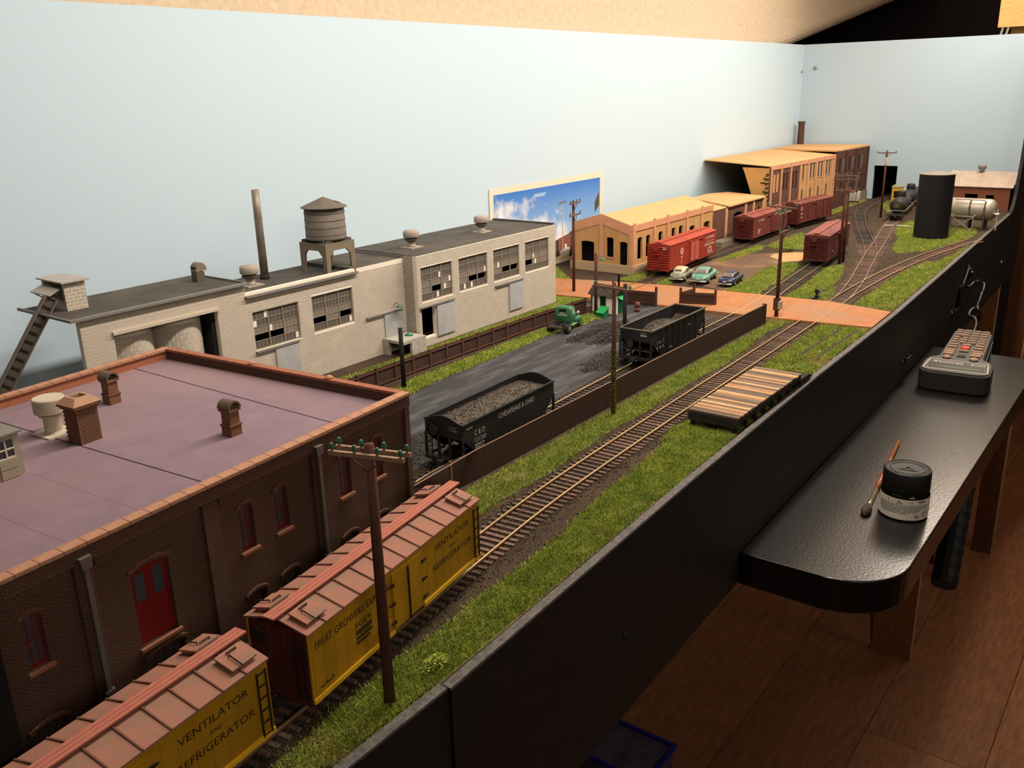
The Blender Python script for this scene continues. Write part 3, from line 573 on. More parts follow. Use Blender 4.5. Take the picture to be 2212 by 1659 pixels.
# ---------------------------------------------------------------- grey block factory
BRICKS = [0]
def blocks(parent, x0, z0, x1, z1, y, holes, budget, m, bw=6.2, bh=2.75, prefix='concrete_block'):
    """courses of concrete blocks standing proud of the wall face (face looks to -y); budget of them are single objects, the rest one joined part"""
    rest = MB(); me = MB().box(.2, .43, .2, bw-.2, .7, bh-.2).mesh(prefix); n = 0; nz = int(round((z1-z0)/bh)); hh = (z1-z0)/nz
    for j in range(nz):
        z = z0+j*hh; off = bw/2 if j % 2 else 0.0; x = x0-off
        while x < x1-.5:
            a, b = max(x, x0), min(x+bw, x1); x += bw; cuts = [(a, b)]
            for q in holes:
                if q[1] < z+hh-.4 and q[3] > z+.4:
                    cuts = [c for (s, e) in cuts for c in ((s, min(e, q[0])), (max(s, q[2]), e)) if c[1]-c[0] > .8]
            for s, e in cuts:
                if e-s > bw-.01 and n < budget:
                    n += 1; put(me, prefix, m, parent, (s, y-.6, z))
                elif e-s > .8: rest.box(s+.2, y-.17+random.uniform(0, .04), z+.2, e-.2, y+.1, z+hh-.2)
    if rest.v: tag(rest.build(prefix+'_courses', m, parent), kind='stuff')
GW = [0]
def steel_window(parent, x, z, w, h, y, seed):
    """three-section factory window: frame, glazing bars and single panes"""
    r = random.Random(seed); fm = mat('window_steel', (134, 124, 111), .7); t = part('window', parent, (x, y, z))
    fr = MB(); fr.box(0, -.2, 0, w, 1.0, 1.0).box(0, -.2, h-1, w, 1.0, h).box(0, -.2, 1, 1, 1.0, h-1).box(w-1, -.2, 1, w, 1.0, h-1)
    s = (w-2)/3
    for k in (1, 2): fr.box(1+s*k-.55, -.2, 1, 1+s*k+.55, 1.0, h-1)
    rows, cols = 5, 4; opening = {r.randrange(3): 1}
    if r.random() < .5: opening[r.randrange(3)] = 1
    for j in range(1, rows): fr.box(1, .0, 1+(h-2)*j/rows-.3, w-1, .8, 1+(h-2)*j/rows+.3)
    for k in range(3):
        for i in range(1, cols):
            x = 1+s*k+s*i/cols
            for j in range(rows):
                if opening.get(k) != j: fr.box(x-.25, .2, 1+(h-2)*j/rows+.3, x+.25, .75, 1+(h-2)*(j+1)/rows-.3)
    tag(fr.build('window_frame', fm, t), kind='stuff')
    gm = mat('pane_grey', (128, 119, 108), .45); wm = mat('pane_white', (230, 224, 214), .4); pm = mat('pane_smoky', (92, 86, 79), .45)
    base = MB().box(.3, .45, .35, s/cols-.3, .6, (h-2)/rows-.35); ms = []
    for m in (gm, wm, pm): q = base.mesh('pane'); q.materials.append(m); ms.append(q)
    for k in range(3):
        for j in range(rows):
            for i in range(cols):
                if opening.get(k) == j: continue   # open hopper sash: the dark inside shows
                put(ms[1 if r.random() < .045 else (2 if j in (0, 3, 4) else 0)], 'pane', None, t, (1+s*k+s*i/cols, 0, 1+(h-2)*j/rows))
    return t
def sliding_door(parent, x, z, w, h, y, rail0, rail1, railz):
    d = MB().box(x, y-1.8, z, x+w, y-.7, z+h).build('sliding_door', mat('door_grey', (168, 170, 170), .6, (156, 158, 158), 80), parent)
    MB().box(rail0, y-2.6, railz, rail1, y-.7, railz+1.6).build('door_rail', mat('rail_grey', (120, 118, 116), .6), d)
def goose_lamp(parent, x, y, z, s=1.0, ang=0.0):
    """small green shade on a bent arm reaching towards -y"""
    t = part('lamp', parent, (x, y, z), ang); MB().tube([(0, 0, 0), (0, -1.5*s, 1.6*s), (0, -4*s, 1.8*s), (0, -5.5*s, .6*s)], .35*s, 6).build('lamp_arm', mat('arm_grey', (110, 100, 88), .6), t, smooth=True)
    MB().lathe([(.5*s, .6*s), (.9*s, 0), (3.0*s, -1.2*s), (2.8*s, -1.3*s), (.5*s, -.4*s)], 14, (0, -5.5*s, 0)).build('lamp_shade', mat('shade_green', (52, 128, 88), .5), t, smooth=True)
    return t
def factory():
    wall = mat('block_paint', (182, 172, 157), .8, (172, 162, 148), 90, .1, 600); joint = mat('block_joint', (224, 214, 197), .9); roof = mat('tar_roof', (76, 71, 65), .85, (66, 62, 57), 120, .3, 500, col3=(86, 80, 73), scale3=30)
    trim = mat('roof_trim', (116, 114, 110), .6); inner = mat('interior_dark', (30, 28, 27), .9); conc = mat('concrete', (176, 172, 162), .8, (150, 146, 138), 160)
    t = thing('factory_building', 'long grey concrete-block factory with stepped roofs and steel windows by the backdrop', 'building')
    # right, protruding section
    wins = [(674+61*k, 48.5, 724+61*k, 85) for k in range(4)]; hole = [(672, 10, 694, 42)]
    MB().wall(253, 98, 5, wins+hole, 668, 0, 633).build('front_wall', joint, t); blocks(t, 668, 0, 921, 97.6, 633, wins+hole+[(695, 8, 723, 42), (823, 8, 849, 43)], 0, wall)
    MB().box(668, 638, 0, 672, 652, 98).build('return_wall', brickmat('block_shaded', (150, 142, 130), (142, 134, 123), (186, 176, 162), 6.2, 2.75, .12), t)  # block colours darkened to paint the shade on this return
    MB().box(917, 638, 0, 921, 728, 98).build('end_wall', wall, t); MB().box(672, 724, 0, 917, 728, 97).build('rear_wall', wall, t)
    r = MB().box(668.5, 633.6, 97.6, 920.5, 728, 98.6).build('roof', roof, t); MB().box(916, 634, 98.6, 920.6, 728, 100.4).build('parapet', roof, r)
    for k in range(4): steel_window(t, 674+61*k, 48.5, 50, 36.5, 634.5, 11+k)
    sliding_door(t, 695, 8, 28, 33.5, 633, 669, 724, 42.5); sliding_door(t, 823, 9, 26, 33, 633, 797, 850, 42.5)
    MB().box(672, 690, 0, 917, 692, 97).build('shade_backing', inner, t)  # dark sheet standing in for the shade inside the building
    # middle sections
    w2 = [(475, 42, 527, 77), (543, 43, 595, 78)]
    MB().wall(198, 95, 5, w2, 470, 0, 652).build('front_wall', joint, t); blocks(t, 470, 0, 668, 91, 652, w2+[(495, 8, 521, 42), (635, 8, 662, 42)], 0, wall)
    for k, q in enumerate(w2): steel_window(t, q[0], q[1], q[2]-q[0], q[3]-q[1], 653.5, 21+k)
    sliding_door(t, 495, 10, 27, 30, 652, 474, 523, 40); sliding_door(t, 635, 10, 26, 31.5, 652, 610, 662, 42)
    r = MB().box(470, 652.5, 91, 601, 728, 92).build('roof', roof, t); MB().box(469, 648.4, 90.9, 602, 652.4, 92.8).build('eave', trim, r); MB().box(600.6, 652, 92, 602, 728, 95.2).build('parapet', roof, r)
    r = MB().box(602, 652.6, 94, 668, 728, 95.2).build('roof', roof, t); MB().box(666.6, 652.6, 95.2, 668, 727, 97.6).build('parapet', trim, r)
    MB().box(470, 700, 0, 668, 702, 90).build('shade_backing', inner, t)  # interior shade painted as a dark sheet behind the windows
    # left section with the recess for the silos
    rec = (346, 0, 440, 87)
    MB().wall(149, 103, 5, [rec], 321, 0, 652).build('front_wall', joint, t); blocks(t, 321, 0, 470, 101.75, 652, [rec], 300, wall)
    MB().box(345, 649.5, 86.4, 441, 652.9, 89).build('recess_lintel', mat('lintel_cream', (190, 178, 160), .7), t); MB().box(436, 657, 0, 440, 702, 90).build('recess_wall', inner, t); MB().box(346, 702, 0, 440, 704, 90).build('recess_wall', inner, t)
    r = MB().box(316, 652.5, 102.6, 471, 728, 104).build('roof', roof, t); MB().box(315, 648, 103, 472, 652.4, 105).build('eave', trim, r); MB().box(313, 648, 103, 314.95, 730, 105).build('eave', trim, r); MB().box(470.2, 652.5, 104, 471.6, 728, 105.6).build('parapet', trim, r)
    goose_lamp(t, 651, 651.3, 49, 1.3)
    # silos inside the recess: curved blocks
    sil = mat('silo_block', (186, 176, 161), .85, (172, 163, 149), 120)
    for cx, R, n, lab in ((368.6, 21.4, 20, 'smaller grey block silo in the factory recess'), (413, 22.2, 21, 'larger grey block silo in the factory recess beside the dark wall')):
        s = thing('block_silo', lab, 'silo', (cx, 678, 0), group='block silos in the factory recess'); MB().lathe([(R-.1, 0), (R-.1, 84)], 60).build('core', joint, s, smooth=True)
        a = 2*math.pi/n; h = 4.5; g = .012; w = MB(); R2 = R+.14
        vs = []
        for z in (.18, h-.18):
            for rr in (R-.8, R2):
                for k in range(4): q = -math.pi/2-a/2+g+(a-2*g)*k/3; vs.append((rr*math.cos(q), rr*math.sin(q), z))
        fs = []
        for k in range(3): fs += [(4+k, 5+k, 13+k, 12+k), (8+k, 12+k, 13+k, 9+k), (k, 1+k, 5+k, 4+k)]
        fs += [(0, 4, 12, 8), (3, 11, 15, 7)]; me = w.add(vs, fs).mesh('silo_block')
        for j in range(7, 18):
            for i in range(-7, 8):
                o = put(me, 'silo_block', sil, s, (0, 0, j*h)); o.rotation_euler = (0, 0, a*(i+(.5 if j % 2 else 0)))
    # roof fittings, each a thing standing on the roof
    vm = mat('vent_grey', (156, 144, 132), .6); dkm = mat('vent_dark', (86, 78, 70), .7)
    def vent(x, y, z, lab, s=1.0, m=vm):
        v = thing('roof_vent', lab, 'roof vent', (x, y, z), group='round roof ventilators'); MB().box(-9*s, -9*s, 0, 9*s, 9*s, 1.0*s).build('base_plate', m, v); MB().lathe([(5.2*s, 1*s), (4.2*s, 2.4*s), (4.2*s, 7*s)], 20).build('neck', m, v, smooth=True)
        MB().lathe([(5*s, 7*s), (7.4*s, 8.4*s), (7.6*s, 9.4*s), (6*s, 9.6*s), (6*s, 12*s)], 24).build('collar', dkm, v, smooth=False); MB().lathe([(8.2*s, 11.4*s), (8.6*s, 12*s), (8.6*s, 17*s), (7.8*s, 18.4*s), (.1, 19.6*s)], 24).build('cap', m, v, smooth=True)
        return v
    vent(706, 674, 98.6, 'round roof ventilator on the tall factory section near the water tank'); vent(829, 676, 98.6, 'round roof ventilator on the factory roof beside the white-framed photo print'); vent(505, 690, 92, 'round roof ventilator beside the thin smokestack')
    g = thing('gooseneck_vent', 'hooded gooseneck vent on the left factory roof', 'roof vent', (456, 697, 104)); MB().box(-4, -4, 0, 4, 4, 9).build('duct', dkm, g); MB().prism([(-4, 9), (-4, 13)]+[(q[0], q[1]) for q in arc(1, 12, 5, 180, 20, 8)]+[(7, 9), (4, 10)], -4, 4, 'y').build('hood', mat('vent_tan', (120, 108, 94), .7), g)
    MB().prism([(4.3, 10.3), (6.9, 9.4), (7.3, 12.4), (5, 14)], -3, 3, 'y').build('mouth', mat('vent_black', (12, 12, 12), .9), g)
    s = thing('smokestack', 'thin tall grey pipe smokestack on the factory roof', 'smokestack', (533, 705, 92)); MB().lathe([(3.9, 3), (3.7, 60), (3.6, 84), (3.0, 84), (3.0, 80)], 20).build('pipe', mat('galvanised', (150, 140, 126), .5, (120, 110, 98), 60, metal=.3), s, smooth=True); MB().lathe([(5, 0), (4.4, 2), (4.4, 4.5)], 16).build('flashing', mat('soot', (40, 36, 33), .8), s, smooth=True)
    # water tank
    tk = mat('tank_grey', (106, 98, 88), .75, (96, 88, 79), 90); st = mat('tank_stand', (118, 106, 90), .8)
    wt = thing('water_tank', 'conical-roofed grey water tank on an arched stand on the factory roof', 'water tank', (596, 684, 92), 0)
    for k in range(4):
        lg = MB().prism([(-19, 0), (-14, 0), (-13, 17), (-8, 22), (8, 22), (13, 17), (14, 0), (19, 0), (19, 28), (-19, 28)], -18.9, -16.5, 'y').build('stand_side', st, wt); lg.rotation_euler = (0, 0, k*math.pi/2)
    MB().box(-19, -19, 28, 19, 19, 29).build('stand_top', st, wt)
    for k in range(10): MB().box(-17, -17+k*3.7, 29, 17, -15.8+k*3.7, 31.5).build('joist', mat('joist_dark', (74, 66, 58), .8), wt)
    tb = MB().lathe([(19.5, 31.5), (20.2, 32), (19.9, 33), (19.4, 62)], 36).build('tank', tk, wt, smooth=True)
    for z in (36, 43, 50, 57): MB().lathe([(20.0, z), (20.15, z+.3), (20.0, z+.6)], 36, cap=False).build('hoop', mat('hoop_grey', (90, 82, 74), .7), tb)
    rf = MB().lathe([(22.5, 62), (22.6, 62.6), (.2, 72)], 36).build('roof', tk, wt); MB().bar((5, -10, 68.2), (9, -14.5, 66.1), 1.6, .5).build('roof_hatch', st, rf)
    # conveyor house and trough
    hs = thing('conveyor_house', 'small block head house with a flat canopy on the left factory roof', 'roof house', (331, 686, 104)); bm = brickmat('block_small', (172, 162, 148), (162, 153, 140), (206, 196, 181), 6.2, 2.75, .12)
    MB().box(0, 0, 0, 17, 3, 22).build('front_wall', bm, hs); MB().box(14, 3, 0, 17, 34, 22).build('side_wall', bm, hs); MB().box(0, 31, 0, 14, 34, 22).build('rear_wall', bm, hs); MB().box(0, 3, 0, 3, 31, 7).build('sill_wall', bm, hs)
    MB().box(-2.5, -3, 22, 20, 37, 23.2).build('flat_roof', mat('canopy_grey', (166, 160, 152), .6), hs); MB().add([(-2, 2, 17), (-2, 32, 17), (-11, 32, 13.5), (-11, 2, 13.5), (-2, 2, 17.8), (-2, 32, 17.8), (-11, 32, 14.3), (-11, 2, 14.3)], [(0,1,2,3),(4,7,6,5),(0,4,5,1),(1,5,6,2),(2,6,7,3),(3,7,4,0)]).build('side_canopy', mat('canopy_grey', (166, 160, 152)), hs)
    for y in (4, 30): MB().bar((-10.5, y, 14), (0, y, 6), .8, .8).build('canopy_brace', dkm, hs)
    cv = thing('conveyor_trough', 'dark sloping conveyor trough climbing to the roof house', 'conveyor'); cm = mat('trough_dark', (84, 76, 68), .8); A, B = Vector((232, 690, 0)), Vector((322, 692, 116)); d = (B-A).normalized(); up = Vector((0, -1, 0)); sd = up.cross(d).normalized()
    MB().bar(A, B, 9, 1.2, up).build('bed', cm, cv)
    for k in (-4.6, 4.6): MB().bar(A+sd*k+up*1.6, B+sd*k+up*1.6, 1.0, 4.2, up).build('side_board', mat('trough_side', (104, 94, 83), .8), cv)
    for i in range(1, 20): q = A+(B-A)*i/20+up*1.4; MB().bar(q-sd*4, q+sd*4, 1.2, 1.2, up).build('flight_bar', mat('flight', (52, 46, 41), .8), cv)
    # loading table under the door
    d = thing('loading_table', 'small pale concrete loading table in front of the grey sliding door', 'loading dock', (633, 622, 0)); MB().box(-2, 0, 14, 32, 29, 17).build('top', conc, d); MB().box(10, 0, 0, 32, 3, 14).build('front_leg', conc, d); MB().box(27, 3, 0, 32, 29, 14).build('side_leg', conc, d); MB().box(-2, 22, 0, 2, 29, 14).build('side_leg', conc, d)
factory()
# ---------------------------------------------------------------- brick warehouse in the foreground
def warehouse():
    br = brickmat('warehouse_brick', (76, 49, 38), (63, 41, 33), (116, 92, 78), 2.5, .95, .16, .8, .9, .0003); cap = mat('coping', (172, 128, 102), .8, (156, 112, 87), 120, .2, 500)
    rf = mat('purple_roof', (128, 108, 118), .85, (120, 101, 111), 60, .12, 500, col3=(136, 112, 116), scale3=9); inn = mat('warehouse_inner', (20, 18, 17), .9); seam = mat('roof_seam', (44, 36, 42), .9)
    red = mat('window_red', (118, 26, 24), .5); glass = mat('old_glass', (70, 72, 78), .15, spec=.5); sill = mat('sill_tan', (140, 92, 70), .8); zinc = mat('zinc', (112, 104, 96), .5, metal=.4)
    t = thing('brick_warehouse', 'dark red brick warehouse with a flat purple-grey roof beside the refrigerator cars', 'building', (358, 352, 0), 5.2)
    # local: u from -248 to 0 along the front, v 0..217 to the rear
    wins = [(-60.5, 48.3, -51.3, 71.8), (-33.3, 48.3, -24.2, 71.8), (-130.5, 48, -121.5, 71.5), (-107.5, 48.5, -98.7, 71.5), (-238.3, 47.5, -229.8, 71)]; door = (-190.6, 30, -171.3, 67.5)
    low = [(u-1, 2, u+11, 24) for u in (-60.5, -33, -130, -107)]+[(-189, 2, -169, 24.5), (-243, 2, -228, 22)]
    bays = [(-248, -215), (-207, -151.5), (-143, -81.5), (-74, -4)]
    W_ = MB().wall(248, 90, 5, wins+[door]+low, -248, 0, 2.2, 2.0); W_.build('front_wall', br, t)
    for a, b in ((-215, -207), (-151.5, -143), (-81.5, -74), (-4, 0)): MB().box(a, 0, 0, b, 2.2, 83).build('pilaster', br, t)
    MB().box(-248, -.8, 83, 0, 2.2, 90).build('cornice', br, t)
    for a, b in bays: MB().box(a+1.5, .6, 78.5, b-1.5, 2.2, 83).build('bay_header', br, t)
    MB().box(-4, 7.2, 0, 0, 217, 90).build('side_wall', br, t); MB().box(-248, 213, 0, -4, 217, 90).build('rear_wall', brickmat('rear_brick', (150, 86, 60), (136, 75, 51), (180, 126, 96), 2.5, .95, .16, .8), t); MB().box(-248, 7.2, 0, -244, 213, 90).build('side_wall', br, t)
    r = MB().box(-244, 7, 80, -4, 213, 84).build('roof', rf, t)
    for (a, b) in (((-30, 213), (-46, 7)), ((-135.4, 213), (-135.6, 7))): MB().bar((a[0], a[1], 84.06), (b[0], b[1], 84.06), .8, .1).build('roof_seam', seam, r)
    for k, u in enumerate((-205, -170)): MB().bar((u, 120, 84.03), (u, 10, 84.03), .3, .05).build('roof_seam', mat('faint_seam', (120, 98, 108), .9), r)
    me = MB().box(.15, -1, 0, 9.75, 5.2, 1.6).mesh('coping_stone'); me.materials.append(cap)
    for k in range(25): put(me, 'coping_stone', None, t, (-248+k*9.92, -.6, 90)); put(me, 'coping_stone', None, t, (-248+k*9.92, 212.8, 90))
    ms = MB().box(-4.6, .15, 0, .8, 9.75, 1.6).mesh('coping_stone'); ms.materials.append(mat('coping_dark', (152, 96, 70), .85, (132, 82, 60), 120))
    for k in range(21): put(ms, 'coping_stone', None, t, (0, 4.8+k*9.92, 90)); put(ms, 'coping_stone', None, t, (-243.4, 4.8+k*9.92, 90))
    for k, v in ((0, 60), (1, 128)): MB().lathe([(2.4, 0), (2.6, 2.2), (1.2, 3.2)], 10, (-2, v, 90.4)).build('parapet_finial', cap, t)
    def window(q, cols=3, rows=3, dr=False):
        a, z0, b, z1 = q; g = part('door' if dr else 'window', t, (a, 4.2, z0)); w, h = b-a, z1-z0; f = MB()
        if dr:
            MB().box(0, 0, 0, w, .8, h).build('door_leaf', red, g)
            for x in (w*.12, w*.6): MB().box(x, -.25, h*.55, x+w*.26, -.05, h*.9).build('pane', glass, g)
        else:
            f.box(0, 0, 0, w, .7, 1.2).box(0, 0, h-1, w, .7, h).box(0, 0, 1.2, .9, .7, h-1).box(w-.9, 0, 1.2, w, .7, h-1).box(.9, .1, h*.5-.4, w-.9, .65, h*.5+.4)
            for i in range(1, cols): x = w*i/cols; f.box(x-.3, .15, 1.2, x+.3, .6, h-1)
            tag(f.build('sash', red, g), kind='stuff')
            for j in range(2):
                for i in range(cols): MB().box(w*i/cols+.35, .3, 1.3 if j == 0 else h*.5+.45, w*(i+1)/cols-.35, .45, h*.5-.45 if j == 0 else h-1.1).build('pane', glass, g)
        MB().box(-1.2, -3.6, -1.6, w+1.2, .3, -.1).build('window_sill', sill, g)
        n = 7; hood = MB()
        for k in range(n):
            u0, u1 = -1.2+(w+2.4)*k/n, -1.2+(w+2.4)*(k+1)/n; e = lambda u: h+1.4-2.2*((u-w/2)/(w/2+1.2))**2
            hood.add([(u0, -3.0, e(u0)), (u1, -3.0, e(u1)), (u1, -3.0, e(u1)+1.6), (u0, -3.0, e(u0)+1.6), (u0, -1.9, e(u0)), (u1, -1.9, e(u1)), (u1, -1.9, e(u1)+1.6), (u0, -1.9, e(u0)+1.6)], [(0,1,2,3),(4,7,6,5),(3,2,6,7),(0,4,5,1)])
        hood.build('arch_hood', brickmat('hood_brick', (92, 58, 45), (80, 50, 39), (120, 88, 72), 1.0, 2.0, .1), g)
    for q in wins: window(q)
    window(door, dr=True)
    for q in low: window(q, 4 if q[2]-q[0] > 13 else 3)
    for u, z0 in ((-78, 2), (-211, 2)):
        d = MB().box(u-1.1, -2.4, z0, u+1.1, -.2, 82).build('downspout', zinc, t); MB().prism([(u-2.2, 81), (u+2.2, 81), (u+2.6, 86), (u-2.6, 86)], -3.4, -.05, 'y').build('hopper_head', zinc, d); MB().box(u-2.2, -2.7, 22, u+2.2, -.1, 23.2).build('strap', zinc, d)
    MB().box(-244, 60, 0, -4, 62, 79).build('shade_backing', inn, t)  # dark sheet added in place of the warehouse's shaded inside
    # things standing on its roof, in the same local frame
    a = math.radians(5.2)
    def onroof(u, v, z=84.0): return (358+u*math.cos(a)-v*math.sin(a), 352+u*math.sin(a)+v*math.cos(a), z)
    cb = mat('chimney_brick', (118, 82, 60), .9, (100, 68, 50), 700, .3, 900); mo = mat('chimney_mortar', (196, 160, 126), .95); stone = mat('chimney_cap', (164, 128, 102), .85)
    c = thing('brick_chimney', 'square brick chimney with a sloped stone cap on the warehouse roof', 'chimney', onroof(-128.5, 121), 5.2)
    MB().box(-5.8, -5.8, 0, 5.8, 5.8, 19).build('core', mo, c); me = MB().box(.12, 0, .1, 2.2, .55, 1.0).mesh('brick'); me.materials.append(cb)
    for s in range(2):
        for j in range(16):
            for i in range(5 if j % 2 else 6):
                o = put(me, 'brick', None, c); x = -6.1+i*2.35+(0 if j % 2 == 0 else 1.0); x = min(x, 4.0)
                if s == 0: o.location = Vector((x, -6.25, j*1.18))*U
                else: o.location = Vector((-6.25, -x, j*1.18))*U; o.rotation_euler = (0, 0, -math.pi/2)
    MB().box(-7, -7, 18.9, 7, 7, 20.3).build('corbel', cb, c); MB().box(-8, -8, 20.3, 8, 8, 21.8).build('corbel', cb, c)
    k = MB(); k.add([(-8.2,-8.2,21.8),(8.2,-8.2,21.8),(8.2,8.2,21.8),(-8.2,8.2,21.8),(-4.6,-4.6,25.4),(4.6,-4.6,25.4),(4.6,4.6,25.4),(-4.6,4.6,25.4),(-3.4,-3.4,25.4),(3.4,-3.4,25.4),(3.4,3.4,25.4),(-3.4,3.4,25.4),(-3.4,-3.4,20),(3.4,-3.4,20),(3.4,3.4,20),(-3.4,3.4,20)],
          [(0,1,5,4),(1,2,6,5),(2,3,7,6),(3,0,4,7),(4,5,9,8),(5,6,10,9),(6,7,11,10),(7,4,8,11),(8,9,13,12),(9,10,14,13),(10,11,15,14),(11,8,12,15),(12,13,14,15)]).build('cap', stone, c)
    def hooded(u, v, lab):
        h = thing('hooded_flue', lab, 'chimney', onroof(u, v), 5.2, group='hooded brick flues on the warehouse roof'); bb = brickmat('flue_brick', (112, 76, 56), (96, 64, 48), (150, 110, 84), 2.2, .9, .16, .8); dk = mat('flue_top', (92, 74, 62), .8)
        MB().box(-3.7, -3.7, 0, 3.7, 3.7, 5.5).build('base', bb, h); MB().box(-4.1, -4.1, 5.5, 4.1, 4.1, 6.6).build('band', bb, h); MB().box(-3.3, -3.3, 6.6, 3.3, 3.3, 14).build('shaft', bb, h); MB().box(-4.2, -4.2, 14, 4.2, 4.2, 15.2).build('band', bb, h)
        MB().lathe([(4.3, -4.6), (4.3, 4.6)], 20, (0, 0, 15.6), 'y', a0=0, a1=math.pi, cap=False).lathe([(3.2, -4.6), (3.2, 4.6)], 20, (0, 0, 15.6), 'y', a0=0, a1=math.pi, cap=False).build('hood', dk, h); MB().lathe([(3.2, -4.65), (4.3, -4.65)], 20, (0, 0, 15.6), 'y', a0=0, a1=math.pi, cap=False).build('hood_rim', dk, h)
        MB().prism([(-3.2, 15.3)]+arc(0, 15.6, 3.2, 180, 0, 10)+[(3.2, 15.3)], 3.2, 4.0, 'y').build('hood_back', mat('flue_soot', (20, 18, 17), .9), h)
    hooded(-82.5, 162.8, 'hooded brick flue towards the rear of the warehouse roof'); hooded(-84.5, 55, 'hooded brick flue near the front edge of the warehouse roof')
    vm = mat('vent_cream', (190, 178, 158), .6, (170, 158, 140), 80)
    v = thing('round_vent', 'pale grey round-topped vent beside the brick chimney', 'roof vent', onroof(-130.5, 146), 5.2); MB().box(-8.5, -8.5, 0, 8.5, 8.5, .9).build('base_plate', vm, v); MB().lathe([(5.6, .9), (4.6, 2), (4.6, 9.5), (6.4, 10.8), (6.4, 11.6), (4.4, 11.8), (4.4, 13)], 24).build('neck', vm, v, smooth=False); MB().lathe([(6.2, 12.4), (8.4, 12.8), (8.4, 20.4), (8.0, 21), (.1, 21)], 28).build('cap', vm, v, smooth=False)
    s = thing('stair_house', 'small roof stair house with a four-pane window at the edge of the warehouse roof', 'roof house', onroof(-171, 106), 5.2); pw = mat('stair_wall', (150, 140, 124), .8); og = mat('stair_orange', (176, 92, 40), .8); gr = mat('stair_roof', (118, 116, 108), .8)
    MB().wall(26, 22, 1.5, [(-11, 10.5, -3.2, 19.5)], -26, 0, 0).build('front_wall', pw, s); MB().box(-1.5, 1.5, 0, 0, 22, 22).build('side_wall', pw, s); MB().box(-27, -1.5, 22, 1.5, 24, 23).build('roof', gr, s)
    f = MB().box(-11.2, -.3, 10, -3, .6, 10.8).box(-11.2, -.3, 14.6, -3, .6, 15.2).box(-7.4, -.3, 10.8, -6.8, .6, 19.5).build('window_bars', mat('bar_cream', (196, 186, 168), .7), s); MB().box(-11, .9, 10.5, -3.2, 1.1, 19.5).build('pane', glass, s)
    MB().box(-11.6, -.7, 5.2, -2.6, -.05, 9.8).build('lower_panel', pw, s); MB().box(-11.6, -.7, .3, -2.6, -.05, 4.8).build('lower_panel', pw, s); MB().box(-26, -.9, 0, -13, -.05, 12).build('side_panel', og, s)
warehouse()

